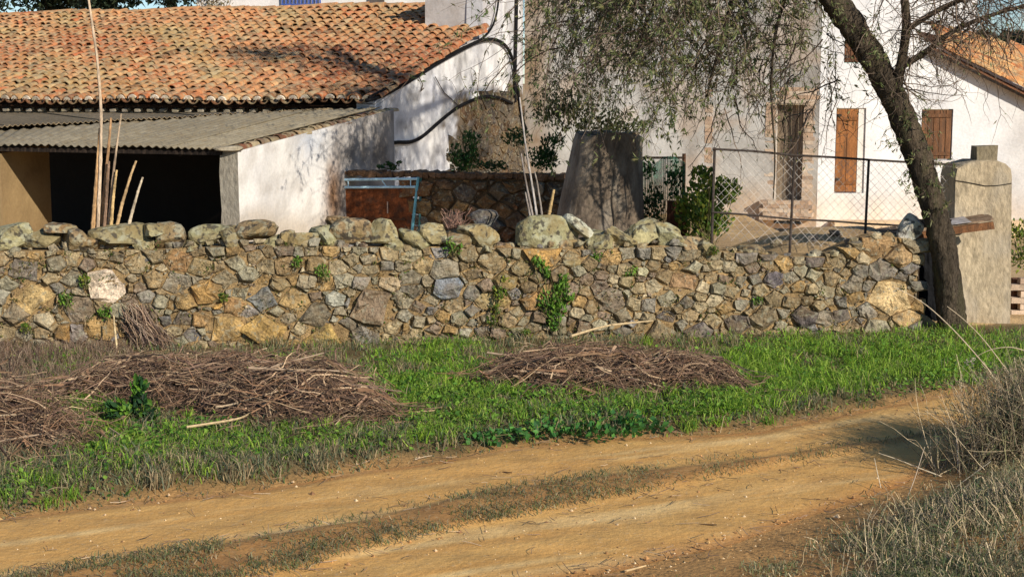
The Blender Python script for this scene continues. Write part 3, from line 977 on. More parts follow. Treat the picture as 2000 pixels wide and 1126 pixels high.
# ================================================================== lean-to shed
LT0 = at(772, 200, 25.05)                          # where its side wall meets the gable corner
LTL = 5.25
lean = thing('lean_to_shed', 'open fronted lean-to with grey corrugated sheets and whitewashed side wall', 'shed', (LT0[0] - GV_[0] * LTL, LT0[1] - GV_[1] * LTL, 0))
def lt_z(s):                                       # s: metres forward from the house corner
    return LT0[2] - .10 - (s / LTL) * .50
def side_col(px, py, V):
    n, n2 = fbm(V[:, 1] * 1.5, V[:, 2] * 1.5, 81), fbm(V[:, 1] * 5, V[:, 2] * 5, 82)
    c = mixc(srgb(228, 222, 212) * np.ones((len(px), 3)), srgb(205, 200, 196), n * 1.2 - .3)
    c = mixc(c, srgb(172, 182, 196), blob(px, py, 605, 270, 34, 40) * n2 * 1.2)
    c = mixc(c, srgb(176, 160, 138), sstep(395, 440, py + 40 * (n - .5)) * .7)
    c = mixc(c, srgb(186, 178, 168), sstep(.52, .66, n2) * .55)
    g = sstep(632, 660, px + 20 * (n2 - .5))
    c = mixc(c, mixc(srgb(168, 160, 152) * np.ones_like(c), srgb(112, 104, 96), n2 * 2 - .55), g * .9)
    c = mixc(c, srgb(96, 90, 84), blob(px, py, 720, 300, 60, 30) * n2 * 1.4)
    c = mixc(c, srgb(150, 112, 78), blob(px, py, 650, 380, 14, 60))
    return c
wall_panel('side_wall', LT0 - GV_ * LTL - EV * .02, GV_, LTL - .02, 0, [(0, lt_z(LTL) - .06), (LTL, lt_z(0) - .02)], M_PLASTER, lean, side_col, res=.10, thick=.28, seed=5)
# wall end face, slightly proud; its weaker light painted as grey beige
mb = MB()
P = LT0 - GV_ * (LTL + .012) - EV * .155
pv = []
for k in range(9):
    z = 0 + (lt_z(LTL) - .08) * k / 8
    pv.append(z)
V, F = [], []
for k, z in enumerate(pv):
    w = .150 + .014 * math.sin(k * 2.1)
    V += [P - EV * w + ZV * (z - P[2]), P + EV * .138 + ZV * (z - P[2]), P + EV * .138 + GV_ * .10 + ZV * (z - P[2]) - GV_ * .02, P - EV * w + GV_ * .30 + ZV * (z - P[2])]
    if k:
        b = k * 4
        F += [(b - 4, b - 3, b + 1, b), (b - 1, b - 4, b, b + 3)]
mb.add(V, [F], srgb(158, 148, 130))
mb.build('wall_end', M_CONC, lean)
# inside: lit side wall on the left, back wall, floor is the ground
SL = at(-20, 283, 21.0)
def in_col(px, py, V):
    n = fbm(V[:, 1] * 2, V[:, 2] * 2, 85)
    return mixc(srgb(158, 132, 92) * np.ones((len(px), 3)), srgb(124, 100, 70), n * 1.5 - .4)
il = np.array([.17, .985, 0])
wall_panel('inner_wall', SL + np.array([0, .4, 0]), il / np.linalg.norm(il), 1.5, 0, [(0, 2.12), (1.5, 2.19)], M_PLASTER, lean, in_col, res=.2, thick=.25, seed=6)
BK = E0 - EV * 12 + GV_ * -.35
wall_panel('back_wall', BK, EV, 11.9, 0, [(0, 2.62), (11.9, 2.62)], M_PLASTER, lean, lambda px, py, V: np.ones((len(px), 3)) * srgb(38, 33, 28), res=.5, thick=.2, seed=7)  # near-black back wall: the dark of the interior is painted into its colour
def corrugated(name, A, B, Cc, D, m, parent, col, waves=9, rows=14, amp=.016, th=.008):
    """wavy sheet: A-B lower edge, D-C upper edge"""
    A, B, Cc, D = map(np.asarray, (A, B, Cc, D))
    ns = waves * 6 + 1
    u = np.linspace(0, 1, ns)
    v = np.linspace(0, 1, rows)
    U, Vv = np.meshgrid(u, v, indexing='ij')
    P = (A * (1 - U[..., None]) + B * U[..., None]) * (1 - Vv[..., None]) + (D * (1 - U[..., None]) + Cc * U[..., None]) * Vv[..., None]
    P = P + ZV * (amp * np.cos(U * waves * 2 * np.pi) + .010 * (vnoise(U * 3, Vv * 3, int(abs(A[0]) * 7)) - .5))[..., None]
    nv = P.size // 3
    Vt = np.vstack([P.reshape(-1, 3), P.reshape(-1, 3) - ZV * th])
    i, j = np.meshgrid(np.arange(ns - 1), np.arange(rows - 1), indexing='ij')
    q = np.stack([i * rows + j, (i + 1) * rows + j, (i + 1) * rows + j + 1, i * rows + j + 1], -1).reshape(-1, 4)
    e = [(k * rows, k * rows + nv, (k + 1) * rows + nv, (k + 1) * rows) for k in range(ns - 1)]
    e2 = [(k, k + 1, k + 1 + nv, k + nv) for k in range(rows - 1)]
    e3 = [((ns - 1) * rows + k, (ns - 1) * rows + k + nv, (ns - 1) * rows + k + 1 + nv, (ns - 1) * rows + k + 1) for k in range(rows - 1)]
    n = fbm(Vt[:, 0] * 1.5, Vt[:, 1] * 1.5, 88)[:, None]
    return mesh_np(name, Vt, [q, q[:, ::-1] + nv, e, e2, e3], m, parent, np.asarray(col) * (.8 + .4 * n), smooth=False)
GFR = LT0 - GV_ * (LTL + .12) - EV * .22
GFR = np.array([GFR[0], GFR[1], lt_z(LTL) - .015])
GFL = at(-90, 281, 21.6)
GBR = LT0 - GV_ * .10 - EV * .20
GBR = np.array([GBR[0], GBR[1], lt_z(0) + .02])
GBL = at(-90, 253, 24.2)
lerp = lambda a, b, t: a * (1 - t) + b * t
nsh = 5
for k in range(nsh):
    t0, t1 = k / nsh, (k + 1) / nsh + .03 * (k < nsh - 1)
    lift = ZV * (.010 * (k % 2))
    corrugated('corrugated_sheet', lerp(GFL, GFR, t0) + lift, lerp(GFL, GFR, t1) + lift, lerp(GBL, GBR, t1) + lift, lerp(GBL, GBR, t0) + lift, M_SHEET, lean, srgb(150, 138, 114) * rng.uniform(.84, 1.05), waves=8)
# older brown sheets behind, tucked under the eave
BFL, BFR = at(-90, 252, 23.2), at(640, 213, 25.3)
BBL, BBR = E0 - EV * 11.5 + GV_ * .2 - ZV * .28, E0 - EV * .25 + GV_ * .28 - ZV * .28
for k in range(8):
    t0, t1 = k / 8, (k + 1) / 8 + .015 * (k < 7)
    lift = ZV * (.010 * (k % 2))
    corrugated('corrugated_sheet', lerp(BFL, BFR, t0) + lift, lerp(BFL, BFR, t1) + lift, lerp(BBL, BBR, t1) + lift, lerp(BBL, BBR, t0) + lift, M_SHEET, lean, srgb(150, 130, 100) * rng.uniform(.85, 1.05), waves=10, rows=8)['label'] = 'brown weathered corrugated sheet'
# short tiles bedded along the top of the side wall
for k in range(20):
    s = .12 + k * .275
    if s > LTL - .02: break
    p = LT0 - GV_ * s - EV * .12
    p = np.array([p[0], p[1], lt_z(s) - .055])
    o = bpy.data.objects.new('coping_tile', variants[k % 6][0])
    COL.objects.link(o)
    dirs = -GV_ * math.cos(.09) - ZV * math.sin(.09)
    m = Matrix(np.array([-EV, -dirs, ZV]).T.tolist()).to_4x4() @ Matrix.Rotation(rng.normal(0, .07), 4, 'Z') @ Matrix.Scale(.84, 4)
    m.translation = Vector(p) - world_loc(lean)
    o.parent = lean
    o.matrix_local = m
    o.color = (*([srgb(150, 128, 98), srgb(168, 140, 104), srgb(120, 92, 72), srgb(128, 84, 60), srgb(178, 156, 122)][rng.integers(5)] * rng.uniform(.75, 1.05)), 1)
# lump of mortar at the front corner
rock('mortar_corner', GFR + np.array([.10, .08, .0]), (.22, .2, .05), M_CONC, lean, srgb(160, 146, 120), seed=9)
# a prop post and purlin in the dark
MB().box(lerp(GFL, GFR, .5) + np.array([0, .10, -.07]), (float(np.linalg.norm(GFR - GFL)), .08, .06), srgb(40, 32, 26), ax=[(GFR - GFL) / np.linalg.norm(GFR - GFL), np.cross(ZV, (GFR - GFL) / np.linalg.norm(GFR - GFL)), ZV]).build('purlin', M_WOOD, lean)

# ================================================================== yard wall (rubble) with the pale blue gate
YA, YB = at(652, 336, 23.35), at(1098, 336, 22.2)
YD = YB - YA
YLEN = float(np.hypot(YD[0], YD[1]))
YD = np.array([YD[0], YD[1], 0]) / YLEN
YN = np.array([YD[1], -YD[0], 0])
yard = thing('yard_wall', 'low dark rubble wall under mossy edge behind the field wall, beside blue gate', 'rubble wall', (YA[0], YA[1], 0))
YO = np.array([YA[0], YA[1], 0])
GP0, GP1 = onplane(664, 345, YO, YN), onplane(818, 345, YO, YN)
g0, g1 = (GP0 - YO) @ YD, (GP1 - YO) @ YD
YT = YA[2]
mb = MB()
mb.box(YO + YD * (g1 + .02 + (YLEN - g1) / 2) + ZV * (YT - .06) / 2 - YN * .20, (YLEN - g1, .34, YT - .06), srgb(96, 76, 54), ax=[YD, YN, ZV])
mb.box(YO + YD * (g0 / 2 - .03) + ZV * (YT - .06) / 2 - YN * .2, (g0 + .03, .34, YT - .06), srgb(150, 112, 76), ax=[YD, YN, ZV])
mb.build('wall_core', M_MORTAR, yard)
mb = MB()
n = 40
S = np.linspace(-.05, YLEN, n)
for i in range(n - 1):
    mb.box(YO + YD * (S[i] + S[i + 1]) / 2 + ZV * (YT - .03 + .02 * vnoise(S[i] * 4, 0, 3)) - YN * .18, (S[1] - S[0] + .004, .42 + .03 * vnoise(S[i] * 5, 1, 4), .075), srgb(120, 92, 68) * rng.uniform(.6, 1.1), ax=[YD, YN, ZV], jit=.016)
mb.build('coping', M_MORTAR, yard)
YPAL = [srgb(*c) for c in ((118, 88, 58), (104, 80, 60), (126, 116, 102), (96, 84, 72), (140, 110, 72), (110, 106, 104), (130, 92, 62))]
rubble(yard, YO - YN * .035, YD, ZV, YN, lambda s, z: g1 + .06 < s < YLEN - .05 and .5 < z < YT - .12, (g1 + .04, YLEN, .45, YT - .09), (.16, .12, .09, .065, .05), proud=.045, pal=YPAL, tries=2500, gap=.01)
# the gate
gate = thing('yard_gate', 'rusty sheet yard gate in a peeling pale blue tube frame', 'gate', YO + YD * g0)
BLUE, BLUE2 = srgb(178, 212, 226), srgb(104, 168, 182)
def yp(px, py, out=.05):
    p = onplane(px, py, YO + YN * out, YN)
    return p
zt_ = lambda a, b, r=.018, c=BLUE: MB().tube(np.linspace(a, b, 6), r, 8, c)
zt_(yp(664, 351), yp(816, 349), .022).build('top_rail', M_PAINT, gate)
zt_(yp(664, 366), yp(812, 365), .020).build('lower_rail', M_PAINT, gate)
zt_(yp(668, 349, .03), yp(660, 500, .03), .018, srgb(90, 110, 122)).build('post', M_PAINT, gate)
zt_(yp(817, 346, .05), yp(799, 500, .05), .024, BLUE2).build('post', M_PAINT, gate)
zt_(yp(822, 338, .0), yp(818, 500, .0), .020, srgb(70, 120, 118)).build('post', M_PAINT, gate)
for x in (680, 802):
    zt_(yp(x, 351), yp(x, 366), .008).build('upright_bar', M_PAINT, gate)
zt_(yp(745, 351), yp(756, 366), .009).build('upright_bar', M_PAINT, gate)
p0, p1, p2, p3 = yp(668, 368, .02), yp(808, 368, .02), yp(797, 520, .02), yp(662, 520, .02)
mb = MB()
nn = 22
A_ = np.array([[lerp_(lerp_(p0, p1, u), lerp_(p3, p2, u), v) + YN * .010 * math.sin(u * 40) for v in np.linspace(0, 1, 10)] for u in np.linspace(0, 1, nn)])
i, j = np.meshgrid(np.arange(nn - 1), np.arange(9), indexing='ij')
q = np.stack([i * 10 + j, i * 10 + j + 1, (i + 1) * 10 + j + 1, (i + 1) * 10 + j], -1).reshape(-1, 4)
Vf = A_.reshape(-1, 3)
mb.add(np.vstack([Vf, Vf - YN * .006]), [q, q[:, ::-1] + len(Vf)], srgb(118, 66, 36))
mb.build('rusty_panel', M_RUST, gate)
MB().box(yp(757, 405, .04), (.018, .012, .19), srgb(176, 150, 130), ax=[YD, YN, ZV]).build('latch_strip', M_PAINT, gate)
MB().box(yp(735, 427, .035), (1.0, .02, .03), srgb(92, 60, 40), ax=[YD, YN, ZV]).build('cross_bar', M_RUST, gate)

# plaster fallen off low on the gable: the rubble of the wall shows
POLY = np.array([(880, 345), (890, 300), (902, 262), (916, 222), (945, 204), (985, 196), (1020, 214), (1040, 262), (1058, 345)])
def in_patch(s_, z):
    p = E0 * np.array([1, 1, 0]) - EV * .03 + GV_ * s_ + ZV * z
    x, y = proj(p)
    x, y = float(x), float(y)
    if not 884 < x < 1052 or y > 350:
        return False
    up_ = np.interp(x, POLY[:, 0], POLY[:, 1])
    return y > up_ + 14 * (vnoise(x / 12, y / 12, 5) - .3)
PP = [srgb(*c) for c in ((140, 124, 104), (124, 110, 94), (150, 138, 122), (156, 132, 100), (112, 102, 94), (134, 104, 78))]
rubble(house, E0 * np.array([1, 1, 0]) - EV * .03, GV_, ZV, GN, in_patch, (2.2, GLEN - .05, 1.1, 3.1), (.14, .10, .075, .055, .04, .03), proud=.018, dark=.42, pal=PP, tries=4000, gap=.012, stretch=1.9)  # grey-brown stones darkened further, the shade over them put into the colour

# ================================================================== tapered concrete block
block = thing('concrete_block', 'big grey tapered concrete block standing behind the field wall', 'concrete block', at(1178, 440, 20.6) * np.array([1, 1, 0]))
def tapered():
    nr, ns = 40, 36
    V = []
    cb, ct = at(1173, 440, 20.6), at(1190, 262, 20.6)
    for k in range(nr):
        v = k / (nr - 1)
        zc = -.1 + (ct[2] + .1) * v
        vv = (zc - cb[2]) / (ct[2] - cb[2])
        cx = cb[0] + (ct[0] - cb[0]) * vv
        hw = (84 - 21 * vv) / F_PX * 20.6
        if v > .985: hw *= .96
        for s in range(ns):
            a = 2 * math.pi * s / ns
            e = 3.2
            ca, sa = math.cos(a), math.sin(a)
            rr = (abs(ca) ** e + abs(sa) ** e) ** (-1 / e)
            rr *= 1 + .025 * (fbm(a * 2 + 9, zc * 1.5, 91) - .5)
            yaw = .25
            x, y = rr * ca * hw, rr * sa * hw * .85
            V.append((cx + x * math.cos(yaw) - y * math.sin(yaw), cb[1] + hw * .5 + x * math.sin(yaw) + y * math.cos(yaw), zc + .03 * (k == nr - 1) * math.sin(a * 3)))
    i, j = np.meshgrid(np.arange(nr - 1), np.arange(ns), indexing='ij')
    q = np.stack([i * ns + j, i * ns + (j + 1) % ns, (i + 1) * ns + (j + 1) % ns, (i + 1) * ns + j], -1).reshape(-1, 4)
    V = np.array(V)
    n = fbm(V[:, 0] * 3, V[:, 2] * 1.2, 93)[:, None]
    C = srgb(126, 110, 92) * n * 1.1 + srgb(92, 80, 68) * (1 - n)
    mesh_np('body', V, [q, [tuple((nr - 1) * ns + s for s in range(ns))]], M_CONC, block, C)
    for k, (x, y0, y1, w) in enumerate(((1161, 360, 440, .03), (1197, 330, 440, .022), (1228, 300, 420, .015))):
        pts = []
        for t in np.linspace(0, 1, 9):
            y = lerp_(y0, y1, t)
            q_ = at(x + 3 * math.sin(t * 7 + k), y, 20.6)
            v_ = (q_[2] - cb[2]) / (ct[2] - cb[2])
            hw_ = (84 - 21 * v_) / F_PX * 20.6
            pts.append(q_ + np.array([0, hw_ * .5 - hw_ * .86, 0]))
        MB().tube(pts, np.linspace(w, w * .4, 9), 5, srgb(92, 80, 66)).build('crack', M_CONC, block)
    V2 = []
    mb_ = MB()
    for k in range(16):
        a_ = k / 16 * 2 * math.pi
        hw_ = 60 / F_PX * 20.6
        p_ = np.array([ct[0] + hw_ * math.cos(a_) * .92, ct[1] + .32 + hw_ * math.sin(a_) * .8, ct[2] + .005])
        rock('rim_stone', p_, (.09, .07, .035 + .02 * rng.random()), M_CONC, block, srgb(128, 114, 94) * rng.uniform(.7, 1.1), rot=a_, seed=700 + k, sub=1)
tapered()

# ================================================================== the white house behind the tree
A0 = E0 + GV_ * 7.68
A0 = np.array([A0[0], A0[1], 0])
whouse = thing('white_house', 'whitewashed two storey house with brown wooden shutters behind the leaning tree', 'house', A0)
AN = np.array([EV[1], -EV[0], 0])
def asz(px, py):
    p = onplane(px, py, A0, AN)
    return (p - A0) @ EV, p[2]
ALEN = asz(1598, 300)[0]
def fa_col(px, py, V):
    n, n2 = fbm(V[:, 0] * .9, V[:, 2] * .9, 95), fbm(V[:, 0] * 4, V[:, 2] * 4, 96)
    c = mixc(srgb(206, 203, 196) * np.ones((len(px), 3)), srgb(172, 166, 156), n * 1.6 - .3)
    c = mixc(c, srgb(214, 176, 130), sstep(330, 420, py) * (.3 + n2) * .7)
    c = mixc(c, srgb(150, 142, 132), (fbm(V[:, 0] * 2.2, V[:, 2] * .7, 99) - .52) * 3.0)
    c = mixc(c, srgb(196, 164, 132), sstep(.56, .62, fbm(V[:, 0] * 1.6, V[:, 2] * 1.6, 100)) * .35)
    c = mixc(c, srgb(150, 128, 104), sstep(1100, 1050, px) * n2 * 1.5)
    return c
hA = [(*[asz(1514, 300)[0], asz(1568, 300)[0]], .3, asz(1540, 203)[1])]
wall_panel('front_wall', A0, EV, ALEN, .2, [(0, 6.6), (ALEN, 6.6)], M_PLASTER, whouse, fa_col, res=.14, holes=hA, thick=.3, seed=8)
def apt(px, py, out=0.0):
    return onplane(px, py, A0 + AN * out, AN)
def brick_obj(c, size, ax, parent, col):
    mb = MB().box((0, 0, 0), size, ax=ax, jit=.003)
    key = 'brick_%.2f_%.2f' % (size[0], size[2])
    o = mb.build('brick', M_BRICK, parent, loc=None)
    o.location = Vector(c) - world_loc(parent)
    o.color = (*col, 1)
    return o
BRK = [srgb(*c) for c in ((198, 174, 148), (192, 162, 134), (208, 188, 164), (184, 158, 134), (202, 178, 152))]
def brick_column(px0, px1, pytop, pybot, out=.012):
    s0, s1 = asz(px0, 300)[0], asz(px1, 300)[0]
    z1, z0 = asz((px0 + px1) / 2, pytop)[1], asz((px0 + px1) / 2, pybot)[1]
    h, k = .082, 0
    z = z0
    while z < z1:
        if rng.random() < .14:
            z += h
            k += 1
            continue
        w = (s1 - s0) * (1 if k % 2 else .90) * rng.uniform(.96, 1.03)
        c = A0 + EV * (s0 + w / 2) + ZV * (z + h / 2) + AN * (out - .067 + rng.normal(0, .003))
        brick_obj(c, (w, .12, h - .003), [EV, AN, ZV], whouse, BRK[rng.integers(5)] * rng.uniform(.88, 1.04))
        z += h
        k += 1
brick_column(1494, 1514, 205, 405)
brick_column(1568, 1590, 205, 405)
brick_column(1376, 1392, 180, 400)
for row in range(4):                              # brick lintel
    s0, s1 = asz(1512, 300)[0], asz(1592, 300)[0]
    z = asz(1550, 202)[1] + row * .085
    for k in range(3):
        w = (s1 - s0) / 3
        brick_obj(A0 + EV * (s0 + w * (k + .5) + (.08 if row % 2 else 0)) + ZV * (z + .04) + AN * (-.054 + rng.normal(0, .003)), (w - .004, .12, .082), [EV, AN, ZV], whouse, BRK[rng.integers(5)] * rng.uniform(.85, 1.1))
for row in range(5):                              # low brick step at the doorway
    for k in range(6):
        s0 = asz(1494, 410)[0] + k * .172 + (.08 if row % 2 else 0)
        brick_obj(A0 + EV * s0 + ZV * (asz(1500, 424)[1] + row * .083) + AN * (.10 + rng.normal(0, .004)), (.168, .26, .080), [EV, AN, ZV], whouse, BRK[rng.integers(5)] * rng.uniform(.82, 1.0))
mb = MB()
d = apt(1541, 310, -.2)
s0, s1 = hA[0][0], hA[0][1]
zc = (.3 + hA[0][3]) / 2
for k in range(4):
    w = (s1 - s0) / 4
    mb.box(A0 + EV * (s0 + w * (k + .5)) + ZV * zc - AN * .24, (w - .012, .04, hA[0][3] - .34), srgb(140, 124, 104) * rng.uniform(.85, 1.1), ax=[EV, AN, ZV])
mb.build('door', M_WOOD, whouse)

# bright gable facing the camera
B0 = A0 + EV * ALEN
BDv = np.array([1.0, 0.0, 0]); BNv = np.array([0, -1.0, 0])
B0 = B0 + np.array([0.0, -.002, 0])
def bp(px, py, out=0.0):
    return at(px, py, B0[1] - out)
def bsz(px, py):
    p = bp(px, py)
    return p[0] - B0[0], p[2]
def fb_col(px, py, V):
    n, n2 = fbm(V[:, 0] * .9, V[:, 2] * .9, 97), fbm(V[:, 0] * 4, V[:, 2] * 4, 98)
    c = mixc(srgb(232, 228, 222) * np.ones((len(px), 3)), srgb(206, 204, 204), n * 1.3 - .35)
    c = mixc(c, srgb(224, 196, 160), sstep(345, 420, py) * (.2 + .8 * n2) * .75)
    c = mixc(c, srgb(168, 160, 152), sstep(1930, 2000, px) * n * .9)
    return c
BLN = 6.2
dS0, dZ1 = bsz(1634, 211); dS1, _ = bsz(1692, 211); _, dZ0 = bsz(1650, 377)
wS0, wZ1 = bsz(1801, 213); wS1, wZ0 = bsz(1858, 313)
uS0, uZ1 = bsz(1650, 76); uS1, uZ0 = bsz(1686, 124)
topB = [(0, 6.6), (bsz(1788, 55)[0], 6.6), (bsz(1790, 55)[0], bsz(1790, 62)[1]), (bsz(1830, 95)[0], bsz(1830, 92)[1]), (bsz(2000, 172)[0], bsz(2000, 170)[1]), (BLN, 2.0)]
wall_panel('gable_wall', B0, BDv, BLN, .2, topB, M_PLASTER, whouse, fb_col, res=.12, holes=[(dS0, dS1, dZ0, dZ1), (wS0, wS1, wZ0, wZ1), (uS0, uS1, uZ0, uZ1)], thick=.32, seed=9)
wall_panel('rear_wall', B0 + np.array([BLN, 6, 0]), -BDv, BLN + 3, .2, [(0, 2.0), (BLN + 3, 2.0)], M_PLASTER, whouse, lambda px, py, V: np.ones((len(px), 3)) * WHITE, res=1, seed=10)
BAX = [BDv, np.array([0, 1.0, 0]), ZV]
def planks(name, s0, s1, z0, z1, dep, n, col, parent, th=.035, lab=None):
    w = (s1 - s0) / n
    rt = MB().box(B0 * np.array([1, 1, 0]) + BDv * (s0 + s1) / 2 + ZV * (z0 + z1) / 2 + np.array([0, dep + .035, 0]), (s1 - s0 - .02, .02, z1 - z0 - .02), col * .5).build(name, M_WOOD, parent)
    for k in range(n):
        MB().box(B0 * np.array([1, 1, 0]) + BDv * (s0 + w * (k + .5)) + ZV * (z0 + z1) / 2 + np.array([0, dep + rng.normal(0, .003), 0]), (w - .012, th, z1 - z0 - .03), col * rng.uniform(.8, 1.15)).build('plank', M_WOOD, rt)
    for zz in (.12, .88):
        MB().box(B0 * np.array([1, 1, 0]) + BDv * (s0 + .05) + ZV * (lerp_(z0, z1, zz) + .07) + np.array([0, dep - .045, 0]), (.09, .02, .05), srgb(58, 48, 42)).build('hinge', M_RUST, rt)
        MB().box(B0 * np.array([1, 1, 0]) + BDv * (s0 + s1) / 2 + ZV * lerp_(z0, z1, zz) + np.array([0, dep - .03, 0]), (s1 - s0 - .04, .022, .07), col * .85).build('crossbar', M_WOOD, rt)
    return rt
leafS = bsz(1675, 300)[0]
planks('door', dS0 + .01, leafS, dZ0 + .01, dZ1 - .01, .05, 2, srgb(146, 96, 56), whouse)
MB().box(B0 * np.array([1, 1, 0]) + BDv * ((leafS + dS1) / 2) + ZV * (dZ0 + dZ1) / 2 + np.array([0, .06, 0]), (dS1 - leafS - .01, .04, dZ1 - dZ0 - .01), srgb(226, 218, 206)).build('door_reveal', M_PLASTER, whouse)
planks('window_shutter', wS0 + .01, wS1 - .01, wZ0 + .01, wZ1 - .01, .05, 5, srgb(120, 84, 58), whouse)
MB().box(B0 * np.array([1, 1, 0]) + BDv * (wS0 + wS1) / 2 + ZV * (wZ0 - .03) + np.array([0, -.03, 0]), (wS1 - wS0 + .12, .12, .045), srgb(206, 198, 188)).build('window_sill', M_PLASTER, whouse)
planks('window_shutter', uS0 + .01, uS1 - .01, uZ0 + .01, uZ1 - .01, .06, 3, srgb(110, 74, 52), whouse)
MB().box(B0 * np.array([1, 1, 0]) + BDv * (BLN * .42) + ZV * (bsz(1700, 432)[1] - .12) + np.array([0, -.20, 0]), (4.6, .38, .30), srgb(214, 186, 150), jit=.01).build('plinth', M_PLASTER, whouse)
# lower roof falling to the right
r00, r10, r11, r01 = bp(1812, 82), bp(2120, 232, .25), at(2120, 124, 33.5), at(1770, 44, 33.5)
r00[1] -= .2
rdeck = MB()
rdeck.add(np.array([r00, r10, r11, r01]) - ZV * .13, [[(0, 1, 2, 3)]], srgb(120, 80, 54))
rdeck.add(np.array([r00, r10, r11, r01]) - ZV * .20, [[(3, 2, 1, 0)]], srgb(120, 80, 54))
lroof = rdeck.build('roof', M_WOOD, whouse)
inv_l = Matrix.Translation(world_loc(lroof)).inverted()
dn = (r10 - r00); Ld = float(np.linalg.norm(dn)); dn /= Ld
acr = (r01 - r00); La = float(np.linalg.norm(acr)); acr = acr / La
rn2 = np.cross(dn, acr); rn2 /= np.linalg.norm(rn2)
if rn2[2] < 0: rn2 = -rn2
sd = np.cross(-dn, rn2)
for ci in range(int(La / .27)):
    for ri in range(int(Ld / .40)):
        u, v = (ri * .40 + rng.normal(0, .012)) / Ld, (ci * .27 + .1) / La
        p = lerp_(lerp_(r00, r10, 1 - u), lerp_(r01, r11, 1 - u), v)
        px, py = proj(p)
        if px > 2030 or px < 1740: continue
        o = bpy.data.objects.new('tile', variants[(ci + ri) % 6][0])
        COL.objects.link(o)
        o.parent = lroof
        m = Matrix(np.array([sd, -dn, rn2]).T.tolist()).to_4x4() @ Matrix.Rotation(rng.normal(0, .03), 4, 'Z')
        m.translation = Vector(p + rn2 * .0)
        o.matrix_local = inv_l @ m
        o.color = (*([srgb(206, 148, 92), srgb(196, 132, 80), srgb(216, 162, 104), srgb(186, 116, 70)][rng.integers(4)] * rng.uniform(.85, 1.1)), 1)
# stack rising behind the lower roof
c = at(1842, 38, 33.9)
MB().box((c[0], c[1] + .4, c[2]), (130 / F_PX * 33.9, .8, 90 / F_PX * 33.9 + .5), srgb(226, 222, 216), jit=.01).build('chimney', M_PLASTER, whouse)

# ================================================================== gate pillar
pil = thing('gate_pillar', 'tall weathered concrete gate pillar with rounded shoulders and square stub on top', 'pillar', at(1920, 650, 18.1) * np.array([1, 1, 0]))
PY = 18.15
def pillar():
    prof = [(1866, 660), (1864, 560), (1862, 430), (1864, 345), (1868, 328), (1880, 321), (1908, 313), (1948, 313), (1966, 320), (1976, 330), (1978, 345), (1977, 430), (1976, 560), (1974, 660)]
    P = []
    for i in range(len(prof) - 1):
        a, b = np.array(prof[i]), np.array(prof[i + 1])
        m = max(1, int(np.hypot(*(b - a)) / 14))
        for k in range(m):
            P.append(a + (b - a) * k / m)
    P.append(np.array(prof[-1]))
    F3 = np.array([at(x, y, PY) for x, y in P])
    F3 = np.vstack([F3, F3[-1] * [1, 1, 0] - [0, 0, .1], F3[0] * [1, 1, 0] - [0, 0, .1]])
    n = len(F3)
    dep = np.array([-.02, .52, 0])
    # rows: front with small bevel, back
    cen = F3.mean(0)
    fr = F3 + (cen - F3) * np.array([.04, 0, .012]) - np.array([0, .0, 0])
    V = np.vstack([fr, F3 + np.array([0, .03, 0]), F3 + dep])
    q = [(i, (i + 1) % n, n + (i + 1) % n, n + i) for i in range(n)] + [(n + i, n + (i + 1) % n, 2 * n + (i + 1) % n, 2 * n + i) for i in range(n)]
    # fill the front as strips between mirrored outline points, subdivided across
    cols = srgb(176, 156, 122)
    h = n // 2
    nm = fbm(V[:, 0] * 6, V[:, 2] * .8, 101)[:, None]
    C = srgb(200, 182, 150) * nm * 1.1 + srgb(140, 122, 96) * (1 - nm)
    mb = MB().add(V, [q, [tuple(range(n))[::-1]]], C)
    return mb.build('shaft', M_CONC, pil)
pillar()
a, b = at(1907, 316, PY + .1), at(1948, 287, PY + .1)
MB().box((a + b) / 2 + np.array([0, .1, -.01]), (b[0] - a[0], .26, b[2] - a[2] + .05), srgb(128, 116, 92), jit=.008).build('stub', M_CONC, pil)
MB().tube([at(x, y, PY - .012) for x, y in ((1864, 352), (1890, 356), (1925, 363), (1950, 362), (1976, 358))], .005, 5, srgb(60, 52, 44)).build('wire', M_TWIG, pil)
# plaster panel worn pale on the right-hand face
# recess between the wall end and the pillar, its shade painted as dark colour
rec = thing('shaded_recess', 'masonry recess with its shade painted dark between the wall end and the gate pillar behind the trunk', 'recess', at(1828, 650, 18.4) * np.array([1, 1, 0]))
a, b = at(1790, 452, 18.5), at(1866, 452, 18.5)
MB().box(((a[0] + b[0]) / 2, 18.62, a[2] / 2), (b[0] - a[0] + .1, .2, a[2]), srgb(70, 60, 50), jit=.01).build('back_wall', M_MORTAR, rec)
lid = thing('board_lid', 'weathered plank lid resting between the wall end and gate pillar behind trunk', 'plank lid', at(1850, 455, 17.95))
LX0, LX1 = at(1722, 462, 17.9), at(1944, 430, 17.75)
ua = LX1 - LX0; ulen = float(np.linalg.norm(ua)); ua /= ulen
un = np.array([0, 1.0, .10]); un /= np.linalg.norm(un)
uz = np.cross(ua, un)
for k in range(3):
    MB().box(LX0 + ua * ulen / 2 + un * (.10 + .15 * k) + uz * rng.normal(0, .006), (ulen + rng.normal(0, .05), .14, .035), srgb(136, 114, 92) * rng.uniform(.85, 1.2), ax=[ua, un, uz], jit=.006).build('plank', M_WOOD, lid)
MB().box(LX0 + ua * (ulen * .62) + un * .0 - uz * .055, (ulen * .72, .05, .085), srgb(128, 88, 58), ax=[ua, un, uz], jit=.006).build('front_board', M_WOOD, lid)
MB().box(LX0 + ua * (ulen * .64) + un * .14 + uz * .03, (ulen * .30, .30, .012), srgb(176, 170, 168), ax=[ua, un, uz], jit=.004).build('metal_sheet', M_SHEET, lid)
sack = thing('stone_slab', 'upright pale grey stone slab propped on the right end of the wall', 'stone', at(1778, 450, 17.6))
